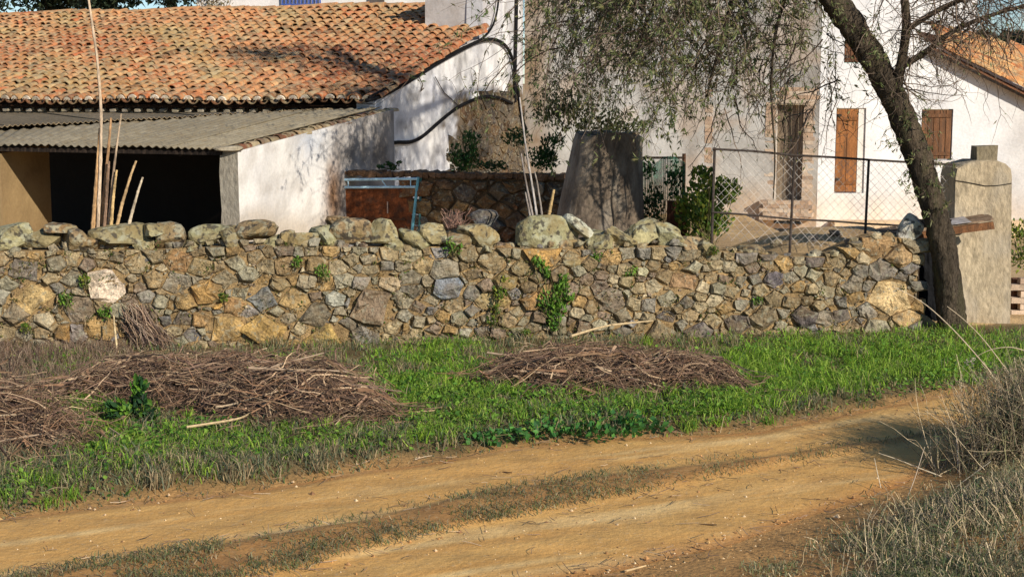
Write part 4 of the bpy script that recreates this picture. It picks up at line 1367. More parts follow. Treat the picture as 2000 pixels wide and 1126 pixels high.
rock('slab', at(1778, 448, 17.62), (.14, .12, .21), M_CAP, sack, srgb(196, 190, 178), seed=41, ang=.6, tilt=(.2, .35), sub=3)
gap_shade = thing('gap_shade_sheet', 'crumpled black sheet added as painted shade beside the trunk at the wall end', 'shade sheet', at(1815, 500, 17.85))  # black sheet added to paint the shade in the gap
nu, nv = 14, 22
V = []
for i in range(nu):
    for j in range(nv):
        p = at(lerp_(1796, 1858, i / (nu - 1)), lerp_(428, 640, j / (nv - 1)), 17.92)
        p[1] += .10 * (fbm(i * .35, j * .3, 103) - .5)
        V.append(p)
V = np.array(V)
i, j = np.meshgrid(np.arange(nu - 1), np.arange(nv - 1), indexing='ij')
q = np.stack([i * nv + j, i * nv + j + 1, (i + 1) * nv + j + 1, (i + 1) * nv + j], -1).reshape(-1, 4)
mesh_np('sheet', np.vstack([V, V + [0, .01, 0]]), [q, q[:, ::-1] + len(V)], M_RUBBER, gap_shade)

# low brick wall and stones right of the pillar
bw = thing('brick_wall', 'low orange brick wall right of the gate pillar', 'brick wall', at(1990, 640, 18.7) * np.array([1, 1, 0]))
mb = MB().box(at(2030, 590, 18.85) + np.array([0, .07, 0]), (.72, .2, .62), srgb(120, 80, 56)).build('wall_core', M_MORTAR, bw)
for r_ in range(8):
    for k in range(3):
        c = at(1990 + k * 38 + (18 if r_ % 2 else 0), 636 - r_ * 12.6, 18.72)
        brick_obj(c, (.24, .12, .078), np.eye(3), bw, BRK[rng.integers(5)] * rng.uniform(.75, 1.05))

# ================================================================== chain-link fence
fence = thing('chain_link_fence', 'rusty chain link fence on thin iron posts above the right of the wall', 'fence', onplane(1620, 480, WA - WN * .55, WN) * np.array([1, 1, 0]))
FN = WN
FO = WA - WN * .60
def fp(px, py, out=0.0):
    return onplane(px, py, FO + WN * out, FN)
IRON = srgb(70, 62, 56)
for (x0, y0, x1, y1) in ((1396, 288, 1389, 500), (1552, 302, 1541, 520), (1697, 310, 1687, 515), (1863, 320, 1855, 470)):
    MB().tube(np.linspace(fp(x0, y0), fp(x1, y1), 5), .017, 8, IRON).build('post', M_RUST, fence)
MB().tube([fp(x, y, .02) for x, y in ((1392, 291), (1470, 295), (1552, 303), (1625, 307), (1697, 312), (1780, 317), (1866, 322))], .014, 8, IRON).build('rail', M_RUST, fence)
MB().tube([fp(x, y, .02) for x, y in ((1390, 414), (1470, 420), (1548, 428), (1620, 431), (1692, 437), (1760, 440), (1835, 442))], .012, 8, IRON).build('rail', M_RUST, fence)
def chain():
    A, B = fp(1394, 292), fp(1864, 322)
    L = float(np.hypot(*(B - A)[:2]))
    top = lambda s: lerp_(A[2], B[2], s / L) - .01
    bot = lambda s: top(s) - 1.12
    P, Rr = [], []
    pitch = .105
    for sg in (1, -1):
        for k in range(-14, int(L / pitch) + 14):
            pts = []
            s_a = k * pitch
            for t in np.linspace(0, 1, 9):
                s = s_a + sg * t * 1.12
                pts.append((s, t))
            pts = [(s, t) for s, t in pts if 0 <= s <= L]
            if len(pts) < 3: continue
            s0, t0 = pts[0]; s1, t1 = pts[-1]
            q = [(lerp_(s0, s1, u), lerp_(t0, t1, u)) for u in np.linspace(0, 1, 6)]
            P.append([A * [1, 1, 0] + (s / L) * ((B - A) * [1, 1, 0]) + ZV * (top(s) - 1.12 * t + .008 * math.sin(s * 3)) + WN * .004 * sg for s, t in q])
            Rr.append(np.full(6, .0023))
    V, F = vtubes(np.array(P), np.array(Rr), 3)
    mesh_np('wire_mesh', V, F, M_PAINT, fence, srgb(186, 176, 164), kind='stuff')
chain()

# ================================================================== the leaning tree
tree = thing('leaning_tree', 'leaning rough barked tree with drooping leafy twigs at the end of the stone wall', 'tree', gnd(1855, 662))
def tp(px, py, Y):
    return at(px, py, Y)
TB = gnd(1855, 662)
TY = TB[1] + .08
def smooth_path(pts, n):
    P = np.array(pts, float)
    t = np.concatenate([[0], np.cumsum(np.linalg.norm(np.diff(P, axis=0), axis=1))])
    u = np.linspace(0, t[-1], n)
    Q = np.stack([np.interp(u, t, P[:, k]) for k in range(P.shape[1])], 1)
    for _ in range(6):
        Q[1:-1] = (Q[:-2] + 2 * Q[1:-1] + Q[2:]) / 4
    return Q
def limb(mb, pts, n=40, sides=14, rough=.10, seed=0, col=None):
    """pts rows: x,y,z,r"""
    Q = smooth_path(pts, n)
    P, r = Q[:, :3], Q[:, 3]
    V, F = tube(P, r, sides, 0)
    V = V.reshape(n, sides, 3)
    th = np.arange(sides)
    for i in range(n):
        k = 1 + rough * 2.2 * (fbm(th * .9 + seed, np.full(sides, i * .22), 110 + seed) - .5) + rough * (rng.random(sides) - .5)
        V[i] = P[i] + (V[i] - P[i]) * k[:, None]
    V = V.reshape(-1, 3)
    cn = fbm(V[:, 0] * 5, V[:, 2] * 3, 115)[:, None]
    c = srgb(104, 90, 72) * cn + srgb(60, 52, 43) * (1 - cn) if col is None else col
    mb.add(V, F, c)
    return P
trunk = MB()
TR = [(1868, 690, .27), (1862, 650, .19), (1856, 600, .165), (1846, 500, .152), (1833, 440, .155), (1810, 360, .156), (1790, 295, .152), (1753, 205, .150), (1697, 100, .152), (1630, 0, .154), (1600, -50, .15), (1570, -120, .19), (1548, -210, .18)]
tpts = [(*tp(x, y, TY - .10 * k / 13), r) for k, (x, y, r) in enumerate(TR)]
limb(trunk, tpts, 130, 26, .15, 1)
trunk.build('trunk', M_BARK, tree, smooth=True)
limbs = []                                        # (points array) for the twig generator
def branch(pxs, Ys, rs, name='branch', n=30, sides=8, rough=.10):
    mb = MB()
    pts = [(*tp(x, y, Yk), r) for (x, y), Yk, r in zip(pxs, Ys, rs)]
    P = limb(mb, pts, n, sides, rough, len(limbs))
    mb.build(name, M_BARK, tree, smooth=True)
    limbs.append(P)
    return P
T = TY
branch([(1752, 205), (1751, 165), (1763, 110), (1772, 50), (1765, -20), (1750, -110)], [T - .05, T - .12, T - .2, T - .3, T - .4, T - .5], [.08, .066, .058, .052, .046, .04])
branch([(1760, 130), (1800, 110), (1845, 70), (1890, 45), (1950, 25), (2040, 0), (2130, -60)], [T - .15, T - .2, T - .1, T, T + .1, T + .2, T + .3], [.042, .038, .032, .027, .022, .018, .012])
branch([(1768, 60), (1830, 20), (1900, -10), (1990, -50), (2100, -120)], [T - .3, T - .4, T - .6, T - .7, T - .9], [.036, .032, .028, .022, .016])
branch([(1640, 0), (1560, -60), (1450, -110), (1330, -130), (1220, -110), (1130, -60)], [T, T + .3, T + .6, T + .9, T + 1.2, T + 1.6], [.14, .12, .10, .085, .065, .045])
branch([(1600, -90), (1500, -170), (1380, -250), (1260, -270), (1150, -240), (1070, -170)], [T, T + .8, T + 1.7, T + 2.4, T + 2.9, T + 3.3], [.13, .11, .09, .075, .06, .04])
branch([(1575, -140), (1520, -260), (1450, -380), (1400, -500), (1380, -620)], [T, T + .9, T + 1.9, T + 2.8, T + 3.4], [.15, .13, .11, .09, .06])
branch([(1556, -210), (1580, -330), (1620, -470), (1640, -620), (1630, -760)], [T, T + .3, T + .6, T + .8, T + .9], [.16, .14, .12, .09, .06])
branch([(1750, -110), (1790, -230), (1850, -340), (1930, -430), (2020, -500)], [T - .5, T - .4, T - .2, T + .2, T + .5], [.06, .055, .05, .04, .028])
branch([(1620, -470), (1720, -580), (1840, -660), (1950, -700)], [T + .6, T + .2, T - .2, T - .5], [.08, .07, .05, .035])
branch([(1400, -500), (1280, -560), (1160, -580), (1050, -540)], [T + 2.8, T + 3.4, T + 4.0, T + 4.6], [.07, .06, .045, .03])
branch([(1620, -470), (1760, -560), (1900, -640), (2040, -720), (2180, -780)], [T + .6, T + 1.0, T + 1.5, T + 2.0, T + 2.4], [.09, .08, .065, .05, .03])
branch([(1850, -340), (1980, -460), (2110, -560), (2230, -640)], [T - .2, T + .5, T + 1.1, T + 1.6], [.06, .05, .04, .03])
branch([(1450, -110), (1440, -40), (1420, 40), (1395, 130), (1380, 190)], [T + .6, T + .6, T + .6, T + .7, T + .8], [.045, .036, .028, .02, .012])
branch([(1330, -130), (1300, -40), (1260, 50), (1225, 150)], [T + .9, T + 1, T + 1, T + 1.1], [.04, .032, .022, .012])
branch([(1560, -60), (1530, 0), (1510, 80), (1505, 190), (1515, 300), (1510, 390)], [T + .3, T + .3, T + .35, T + .4, T + .4, T + .5], [.03, .024, .019, .015, .011, .007])

# drooping leafy twigs
LEAFC = [srgb(*c) for c in ((112, 122, 70), (96, 108, 62), (130, 134, 88), (82, 96, 56), (144, 142, 102), (122, 116, 72))]
TWC = [srgb(*c) for c in ((104, 88, 74), (84, 70, 58), (124, 106, 90))]
def strands(starts, lens, spread, ndir, leaf_rate, droop, r0=.0058, twigs=7, K=12, name=None, leafk=1.0, tlen=(.12, .42)):
    """a twig grows out from each start, droops under gravity, carries side twigs and narrow leaves"""
    N = len(starts)
    d = np.asarray(ndir, float) + rng.normal(0, spread, (N, 3))
    d /= np.linalg.norm(d, axis=1)[:, None]
    P = np.zeros((N, K, 3))
    P[:, 0] = starts
    st = (np.asarray(lens) / (K - 1))[:, None]
    for k in range(1, K):
        d = d + np.array([0, 0, -1.0]) * droop + rng.normal(0, .21, (N, 3))
        d /= np.linalg.norm(d, axis=1)[:, None]
        P[:, k] = P[:, k - 1] + d * st
    r = np.linspace(1, .35, K)[None] * r0 * rng.uniform(.7, 1.4, (N, 1))
    # side twigs
    ti = rng.integers(2, K, (N, twigs))
    B = np.take_along_axis(P, ti[..., None].repeat(3, -1), 1).reshape(-1, 3)
    M = len(B)
    td = rng.normal(0, .8, (M, 3)) + np.array([0, 0, -.35])
    td /= np.linalg.norm(td, axis=1)[:, None]
    tl = rng.uniform(*tlen, M)
    K2 = 6
    Q = np.zeros((M, K2, 3))
    Q[:, 0] = B
    for k in range(1, K2):
        td = td + np.array([0, 0, -1.0]) * droop * 1.1 + rng.normal(0, .26, (M, 3))
        td /= np.linalg.norm(td, axis=1)[:, None]
        Q[:, k] = Q[:, k - 1] + td * (tl / (K2 - 1))[:, None]
    rq_ = np.linspace(1, .5, K2)[None] * .0027 * rng.uniform(.8, 1.4, (M, 1))
    V1, F1 = vtubes(P, r, 3)
    V2, F2 = vtubes(Q, rq_, 3)
    cs = np.array(TWC)
    c1, c2 = rep(cs[rng.integers(0, 3, N)], K * 3), rep(cs[rng.integers(0, 3, M)], K2 * 3)
    # leaves along both
    allp = np.concatenate([P[:, 2:].reshape(-1, 3), Q[:, 1:].reshape(-1, 3)])
    alld = np.concatenate([np.gradient(P, axis=1)[:, 2:].reshape(-1, 3), np.gradient(Q, axis=1)[:, 1:].reshape(-1, 3)])
    rate = leaf_rate if np.ndim(leaf_rate) == 0 else np.concatenate([np.repeat(leaf_rate, K - 2), np.repeat(np.repeat(leaf_rate, twigs), K2 - 1)])
    cnt = rng.poisson(rate * rng.gamma(.55, 1.8, len(allp)))
    idx = np.repeat(np.arange(len(allp)), cnt)
    n = len(idx)
    C = allp[idx] + rng.normal(0, .012, (n, 3))
    D = alld[idx] / (np.linalg.norm(alld[idx], axis=1)[:, None] + 1e-9) + rng.normal(0, .65, (n, 3)) + np.array([0, 0, -.25])
    Lv, Lf = leaves(C, D, rng.normal(size=(n, 3)), rng.uniform(.045, .088, n) * leafk, rng.uniform(.012, .021, n) * leafk)
    lc = np.array(LEAFC)[rng.integers(0, len(LEAFC), n)] * rng.uniform(.7, 1.35, (n, 1))
    return (V1, F1, c1), (V2, F2, c2), (Lv, Lf, rep(lc, 4))
tw, lf = MB(), MB()
def add_str(*a, **k):
    A, B_, L_ = strands(*a, **k)
    tw.add(A[0], A[1], A[2]); tw.add(B_[0], B_[1], B_[2]); lf.add(L_[0], L_[1], L_[2])
# curtain hanging over the house front
N = 270
px = rng.uniform(1050, 1620, N)
px = np.where(rng.random(N) < .45, rng.normal(1280, 110, N), px)
Yd = T + rng.uniform(.1, 3.2, N)
Yd = np.where(px < 1230, np.maximum(Yd, T + rng.uniform(1.7, 3.4, N)), Yd)
bottom = np.interp(px, [1030, 1080, 1150, 1220, 1300, 1400, 1480, 1560, 1630], [110, 235, 285, 300, 285, 255, 300, 270, 190]) * rng.beta(2.2, 1.0, N) + 15
starts, lens = [], []
for i in range(N):
    top = at(px[i] + rng.normal(25, 30), -rng.uniform(10, 190), Yd[i])
    low = at(px[i], bottom[i], Yd[i])
    starts.append(top)
    lens.append(np.linalg.norm(top - low) * 1.12)
dens = np.interp(px, [1040, 1150, 1350, 1450, 1620], [.45, .95, 1.05, .70, .30])
add_str(np.array(starts), lens, .42, (-.30, 0, -.6), dens * 1.15, .12, twigs=9, leafk=1.3)
# thicker dark twigs leaving the limbs in view
for (N, x0, x1, y0, y1, dirv, lr, rate) in (
        (90, 1060, 1600, -40, 120, (-.65, .0, -.25), (.7, 1.6), .6),
        (46, 1400, 1640, 60, 230, (-.3, 0, -.7), (.5, 1.1), .16)):
    st = np.array([at(rng.uniform(x0, x1), rng.uniform(y0, y1), T + rng.uniform(.2, 2.4)) for _ in range(N)])
    add_str(st, rng.uniform(*lr, N), .45, dirv, rate, .10, r0=.009, twigs=8)
# bare twigs on the right of the trunk
st, Ln = [], []
for P in (limbs[0], limbs[1], limbs[2]):
    for k in range(62):
        q = P[rng.integers(3, len(P))]
        st.append(q + rng.normal(0, .02, 3)); Ln.append(rng.uniform(.4, 1.25))
add_str(np.array(st), Ln, .55, (.55, 0, -.15), .05, .045, r0=.0075, twigs=7, tlen=(.15, .5))
st = np.array([at(rng.uniform(1690, 2010), rng.uniform(-60, 30), T + rng.uniform(-.8, .8)) for _ in range(26)])
add_str(st, rng.uniform(.6, 1.5, 26), .5, (.15, 0, -.5), .05, .06, r0=.007, twigs=8, tlen=(.15, .5))
# epicormic leaves on the trunk
ck = rng.integers(28, 88, 90)
TPs = smooth_path(tpts, 90)
st = TPs[ck, :3] + rng.normal(0, .14, (90, 3)) + np.array([0, -.1, 0])
add_str(st, rng.uniform(.08, .3, 90), .8, (-.2, -.3, .1), .9, .12, r0=.003, twigs=3, K=6, tlen=(.05, .15))
tw.build('twigs', M_TWIG, tree, kind='stuff')
lf.build('foliage', M_LEAF, tree, kind='stuff')
# upper crown, above the frame: it throws the dappled shade on the yard
tw, lf = MB(), MB()
st, Ln = [], []
for P in limbs[3:12]:
    for k in range(85):
        q = P[rng.integers(6, len(P))]
        st.append(q + rng.normal(0, .12, 3)); Ln.append(rng.uniform(.6, 1.6))
add_str(np.array(st), Ln, .8, (0, 0, -.05), .5, .05, r0=.009, twigs=8, leafk=1.35)
tw.build('twigs', M_TWIG, tree, kind='stuff')
lf.build('foliage', M_LEAF, tree, kind='stuff')

# ================================================================== cables and climbing stems
def cable(label, pts, r=.02, m=None, name='electric_cable', col=(1, 1, 1), group='black cables on the gable wall', sides=8, cat='cable'):
    P = smooth_path([tuple(p) for p in pts], 60)
    mb = MB().tube(P, r, sides, col)
    o = mb.build(name, m or M_RUBBER, None, loc=P[0], smooth=True)
    tag(o, label, cat, group)
    return o
def gp(px, py, out=.03):
    return onplane(px, py, E0 - EV * .03 + GN * out, GN)
cable('thick black cable looping along the roof verge and down the white gable', [gp(x, y, .07) for x, y in ((716, 196), (745, 190), (800, 158), (850, 126), (900, 98), (940, 78), (968, 75), (990, 88), (1003, 112), (1008, 150), (1014, 200), (1022, 250), (1050, 274))], .035)
cable('thin black cable beside the roof verge rising up the tower corner', [gp(x, y, .09) for x, y in ((720, 190), (800, 150), (880, 104), (946, 74), (962, 55), (972, 25), (976, -30))], .022)
cable('straight black downpipe cable on the gable corner', [gp(x, y, .05) for x, y in ((1010, -40), (1008, 60), (1006, 140), (1006, 200))], .036)
cable('black cable sagging across the middle of the white gable wall', [gp(x, y, .06) for x, y in ((704, 318), (722, 300), (752, 284), (776, 276), (800, 280), (825, 268), (860, 236), (895, 208), (940, 188), (975, 190), (1000, 202))], .034)
stems = [[(818, 150), (826, 165), (822, 178), (828, 172)], [(850, 150), (862, 172), (868, 182), (880, 192), (895, 206)], [(948, 178), (958, 160), (972, 146), (990, 124), (1002, 120)], [(790, 285), (795, 300), (790, 305)]]
for k, s_ in enumerate(stems[:3]):
    cable(['short curl of dead ivy hanging under the cable on the gable', 'dry ivy stem from roof cable down to the sagging cable', 'dry ivy stem slanting up to the cable corner'][k], [gp(x, y, .03) for x, y in s_], .010, M_TWIG, 'dry_vine', srgb(80, 66, 52), 'dry vines on the gable', 5, 'vine')

# ================================================================== canes
def cane(label, pts, r, col, group, Y):
    P3 = [at(x, y, yy) for (x, y), yy in zip(pts, np.linspace(Y, Y + .05, len(pts)))]
    n = 40
    Q = smooth_path([tuple(p) for p in P3], n)
    rr = np.linspace(r, r * .55, n)
    rr[::6] *= 1.22
    cn = srgb(*col) * np.repeat(rng.uniform(.8, 1.1, (n, 1)), 7, 0)
    mb = MB().tube(Q, rr, 7, cn)
    o = mb.build('cane', M_WOOD, None, loc=Q[0])
    return tag(o, label, 'cane', group)
CG = 'dry canes standing at the left end of the wall'
cy = 16.55
cane('tallest dry cane, arching up above the roof from the left bundle', [(190, 470), (196, 330), (198, 215), (190, 110), (176, 20), (166, -50)], .022, (206, 180, 150), CG, cy)
cane('thick upright cane at the left edge of the left bundle', [(180, 470), (186, 380), (192, 300), (195, 250)], .026, (200, 158, 110), CG, cy)
cane('straight brown cane second in the left bundle', [(196, 470), (203, 380), (212, 290), (217, 230)], .024, (176, 136, 96), CG, cy + .05)
cane('grey brown cane in the middle of the left bundle', [(202, 470), (208, 390), (212, 330), (213, 315)], .022, (150, 120, 96), CG, cy - .05)
cane('slim pale cane leaning right in the left bundle', [(210, 470), (220, 350), (230, 270), (237, 222)], .018, (196, 170, 140), CG, cy + .08)
cane('short yellowish cut cane inside the left bundle', [(215, 470), (220, 400), (226, 345), (228, 332)], .022, (212, 178, 122), CG, cy)
cane('cut cane leaning right beyond the left bundle, taller of the two', [(222, 470), (238, 400), (256, 340), (266, 314)], .022, (208, 172, 124), CG, cy)
cane('cut cane leaning right beyond the left bundle, shorter and outermost', [(244, 470), (258, 415), (270, 372), (279, 346)], .021, (206, 186, 156), CG, cy)
CG2 = 'dry canes standing behind the big boulder'
cane('long thin grey cane behind the big boulder', [(1052, 450), (1044, 390), (1034, 330), (1026, 280), (1015, 190)], .016, (178, 168, 158), CG2, 17.6)
cane('thin grey cane behind the big boulder, leaning left', [(1046, 450), (1036, 400), (1026, 350), (1018, 300)], .016, (160, 148, 138), CG2, 17.55)
cane('short grey cane at the left behind the big boulder', [(1040, 450), (1033, 410), (1026, 375)], .016, (170, 158, 146), CG2, 17.5)
cane('grey cane right of the others behind the boulder', [(1062, 450), (1056, 400), (1048, 350), (1044, 335)], .015, (150, 138, 126), CG2, 17.6)
cane('thick yellowish cut cane leaning right behind the big boulder', [(1066, 450), (1074, 410), (1082, 370)], .026, (196, 164, 112), CG2, 17.65)
cane('pale lone stick standing against the lower left of the wall', [(230, 690), (226, 660), (222, 615)], .014, (222, 196, 150), None, 15.95)

# ================================================================== loose rock behind the wall and twigs between
o = rock('loose_rock', at(945, 428, 18.3), (.20, .18, .13), M_STONE, None, srgb(96, 98, 102), seed=55, ang=.7, sub=3)
tag(o, 'dark blue grey rock lying behind the wall top', 'rock')
o = rock('broken_slab', at(660, 430, 17.4), (.16, .12, .12), M_STONE, None, srgb(166, 136, 98), seed=57, ang=.7)
tag(o, 'tan broken slab standing behind the wall by the gate', 'rock')

# ================================================================== brush piles
TWP = [srgb(*c) for c in ((140, 116, 100), (116, 94, 82), (158, 136, 114), (90, 74, 66), (186, 164, 136), (128, 106, 84), (146, 116, 92))]
def brush_pile(label, xs, n, hmax, seedk, colk=1.0, pale=12, flow=0.0):
    """xs: list of (px, py of the crest line, py of the foot) giving the outline on the ground"""
    xs = np.array(xs, float)
    cx = xs[:, 0].mean()
    c0 = gnd(cx, xs[len(xs) // 2, 2], .05)
    pile = thing('brush_pile', label, 'brush pile', c0, 'heaps of dry prunings on the verge')
    # plan: foot line (front) and back line behind it
    xf = np.linspace(xs[0, 0], xs[-1, 0], 70)
    foot = np.array([gnd(x, np.interp(x, xs[:, 0], xs[:, 2]), .06) for x in xf])
    # height needed so that the crest shows where the photo has it, at a depth 55% back
    nv = 16
    G = np.zeros((70, nv, 3))
    for i, x in enumerate(xf):
        yc = np.interp(x, xs[:, 0], xs[:, 1])
        dep = np.interp(i / 69, [0, .12, .5, .88, 1], [.2, .7, 1.0, .7, .2]) * np.clip((np.interp(x, xs[:, 0], xs[:, 2]) - yc) / 110, .15, 1.3)
        cr = at(x, yc + 7, foot[i, 1] + dep * .8)
        for j in range(nv):
            v = j / (nv - 1) * 2
            Yp = foot[i, 1] + dep * .8 * v
            h = np.sin(min(v, 2) * math.pi / 2) ** .8
            zg = float(zs(foot[i, 0], Yp))
            z = zg + max(.03, cr[2] - zg) * h
            G[i, j] = (foot[i, 0] * Yp / foot[i, 1], Yp, z - .10 + .18 * (fbm(i * .22, j * .3, 120 + seedk) - .5) * (0 < j < nv - 1))
    i, j = np.meshgrid(np.arange(69), np.arange(nv - 1), indexing='ij')
    q = np.stack([i * nv + j, (i + 1) * nv + j, (i + 1) * nv + j + 1, i * nv + j + 1], -1).reshape(-1, 4)
    cc = rep(np.ones((70 * nv, 1)), 1) * srgb(92, 74, 60) * colk
    mesh_np('heap_core', G.reshape(-1, 3), [q], M_MORTAR, pile, cc, kind='stuff')
    # twigs lying over the surface
    K = 6
    ui, vi = rng.uniform(1, 67, n), rng.beta(1.1, 1.5, n) * (nv - 3) + .1
    a = rng.normal(flow, 1.0, n)
    L = rng.gamma(2.2, .13, n) + .08
    P = np.zeros((n, K, 3))
    gi, gj = np.floor(ui).astype(int), np.floor(vi).astype(int)
    B = G[gi, gj] * .5 + G[np.minimum(gi + 1, 69), np.minimum(gj + 1, nv - 1)] * .5
    d = np.stack([np.cos(a) * rng.choice([-1, 1], n), np.sin(a) * .8, rng.normal(.05, .40, n)], 1)
    B = B + rng.normal(0, .07, (n, 3)) * np.array([1, 1, .2]) * (1 + 3.5 * (rng.random((n, 1)) < .22))
    P[:, 0] = B + np.array([0, 0, 1]) * rng.uniform(.0, .07, n)[:, None] - d * L[:, None] / 2
    for k in range(1, K):
        d = d + rng.normal(0, .26, (n, 3))
        d /= np.linalg.norm(d, axis=1)[:, None]
        P[:, k] = P[:, k - 1] + d * (L / (K - 1))[:, None]
    # lay them back onto the heap
    zg = zs(P[..., 0], P[..., 1])
    cr = np.interp(P[..., 0].ravel(), foot[:, 0], G[:, :, 2].max(1)).reshape(n, K)
    P[..., 2] = np.clip(P[..., 2], zg + .01, np.maximum(cr + .05 + .12 * rng.random((n, 1)) ** 3, zg + .05))
    r = rng.gamma(1.1, .0023, (n, 1)) * np.linspace(1.2, .4, K)[None] + .0013
    V, F = vtubes(P, r, 3)
    c = np.array(TWP)[rng.integers(0, len(TWP), n)] * rng.uniform(.6, 1.4, (n, 1)) * colk * np.array([.90, .82, .74])
    mesh_np('twigs', V, F, M_TWIG, pile, rep(c, K * 3), kind='stuff')
    for k in range(pale):                         # thicker bare sticks one can tell apart
        b = G[rng.integers(8, 62), rng.integers(2, nv - 5)] + np.array([0, -.03, .05])
        a_ = rng.normal(flow, .6); l = rng.uniform(.35, .9)
        dd = np.array([math.cos(a_), math.sin(a_) * .5, rng.normal(.05, .16)])
        pts = [b + dd * l * t + rng.normal(0, .012, 3) for t in np.linspace(-.5, .5, 5)]
        MB().tube(smooth_path(pts, 12), np.linspace(.011, .006, 12), 6, [srgb(196, 170, 136), srgb(170, 146, 120), srgb(128, 106, 88)][k % 3]).build('stick', M_TWIG, pile)
    return pile
brush_pile('wide heap of grey brown dry twigs before the left half of the wall', [(120, 740, 790), (180, 700, 795), (260, 690, 800), (360, 683, 815), (460, 685, 835), (560, 690, 845), (640, 700, 845), (700, 730, 838), (775, 800, 830)], 3300, .4, 1)
brush_pile('long purplish heap of dry twigs before the middle of the wall', [(925, 735, 758), (975, 694, 765), (1035, 674, 772), (1100, 668, 778), (1200, 670, 780), (1300, 678, 778), (1380, 690, 778), (1430, 715, 775), (1468, 755, 772)], 2600, .4, 2, .98)
brush_pile('heap of dry stalks cut by the left edge of the photograph beside the track verge', [(-160, 720, 900), (-60, 735, 905), (20, 745, 905), (90, 775, 900), (160, 830, 893), (245, 885, 895)], 1700, .4, 3, .95, 6)
# swept clump of dry stems on the wall foot
sw = thing('dry_shrub', 'swept clump of dry brown stems leaning on the lower left of the wall', 'dry shrub', onplane(290, 690, WA + WN * .2, WN))
n, K = 260, 6
b = np.array([onplane(rng.uniform(235, 290), rng.uniform(590, 650), WA + WN * rng.uniform(.02, .12), WN) for _ in range(n)])
e = np.array([onplane(rng.uniform(270, 350), rng.uniform(660, 715), WA + WN * rng.uniform(.15, .4), WN) for _ in range(n)])
P = b[:, None] * (1 - np.linspace(0, 1, K))[None, :, None] + e[:, None] * np.linspace(0, 1, K)[None, :, None] + rng.normal(0, .018, (n, K, 3))
V, F = vtubes(P, np.full((n, K), .0035) * rng.uniform(.6, 1.6, (n, 1)), 3)
mesh_np('stems', V, F, M_TWIG, sw, rep(np.array(TWP)[rng.integers(0, 7, n)] * rng.uniform(.8, 1.2, (n, 1)), K * 3), kind='stuff')
sw = thing('dry_shrub', 'small tuft of dry reddish twigs on the wall top left of the dark rock', 'dry shrub', onplane(890, 440, WA - WN * .3, WN))
n = 60
b = np.array([at(rng.uniform(872, 900), 445, 17.0 + rng.uniform(-.1, .2)) for _ in range(n)])
e = b + np.stack([rng.normal(0, .09, n), rng.normal(0, .06, n), rng.uniform(.06, .24, n)], 1)
P = b[:, None] * (1 - np.linspace(0, 1, K))[None, :, None] + e[:, None] * np.linspace(0, 1, K)[None, :, None] + rng.normal(0, .012, (n, K, 3))
V, F = vtubes(P, np.full((n, K), .004), 3)
mesh_np('stems', V, F, M_TWIG, sw, rep(np.array([srgb(140, 104, 88), srgb(160, 128, 108), srgb(110, 84, 74)])[rng.integers(0, 3, n)], K * 3), kind='stuff')

# ================================================================== leafy plants
def plant(name, label, cat, base, leaves_at, ncol, lsize, stemsN=0, colk=1.0, group=None, wd=.55, up=.2):
    """leaves_at (n,3) positions; leaves tilt outward from the base"""
    t = thing(name, label, cat, base, group)
    n = len(leaves_at)
    D = leaves_at - np.asarray(base)
    D = D / (np.linalg.norm(D, axis=1)[:, None] + .05) + rng.normal(0, .5, (n, 3)) + np.array([0, -.1, up])
    L = lsize * rng.uniform(.6, 1.3, n)
    V, F = leaves(leaves_at - D / (np.linalg.norm(D, axis=1)[:, None]) * L[:, None] * .5, D, rng.normal(0, .7, (n, 3)) + np.array([.2, -.5, .8]), L, L * wd)
    c = np.array(ncol)[rng.integers(0, len(ncol), n)] * rng.uniform(.75, 1.25, (n, 1)) * colk
    mesh_np('leaves', V, F, M_LEAF, t, rep(c, 4), kind='stuff')
    if stemsN:
        k = rng.integers(0, n, stemsN)
        e = leaves_at[k]
        b = np.asarray(base) + rng.normal(0, .05, (stemsN, 3)) * np.array([1, 1, 0])
        tt = np.linspace(0, 1, 6)
        P = b[:, None] * (1 - tt)[None, :, None] + e[:, None] * tt[None, :, None] + rng.normal(0, .01, (stemsN, 6, 3))
        V, F = vtubes(P, np.full((stemsN, 6), .005), 3)
        mesh_np('stems', V, F, M_TWIG, t, srgb(96, 92, 56), kind='stuff')
    return t
def ell(c, r, n, hollow=.0):
    d = rng.normal(size=(n, 3))
    d /= np.linalg.norm(d, axis=1)[:, None]
    return np.asarray(c) + d * (rng.random((n, 1)) ** (.45) * (1 - hollow) + hollow) * np.asarray(r)
G1 = [srgb(*c) for c in ((86, 126, 40), (108, 146, 48), (70, 108, 38), (124, 156, 60))]
GD = [srgb(*c) for c in ((34, 66, 34), (44, 82, 38), (30, 54, 32), (54, 92, 44))]
GY_ = [srgb(*c) for c in ((120, 136, 44), (92, 116, 40), (148, 150, 60), (66, 92, 34), (78, 100, 38))]
c0 = gnd(268, 830, .08)
base = c0.copy()
pos = np.vstack([ell(at(272, 752, c0[1]), (.07, .07, .10), 90), ell(at(270, 790, c0[1]), (.10, .1, .12), 130), ell(at(228, 800, c0[1] - .05), (.12, .1, .11), 120), ell(at(290, 815, c0[1] - .05), (.11, .1, .08), 110), ell(at(255, 835, c0[1] - .1), (.26, .12, .06), 160)])
plant('nettle_plant', 'tall dark green leafy weed growing in front of the left brush heap', 'plant', base, pos, GD + G1[:2], .075, 14)
P0 = onplane(1085, 640, WA + WN * .10, WN)
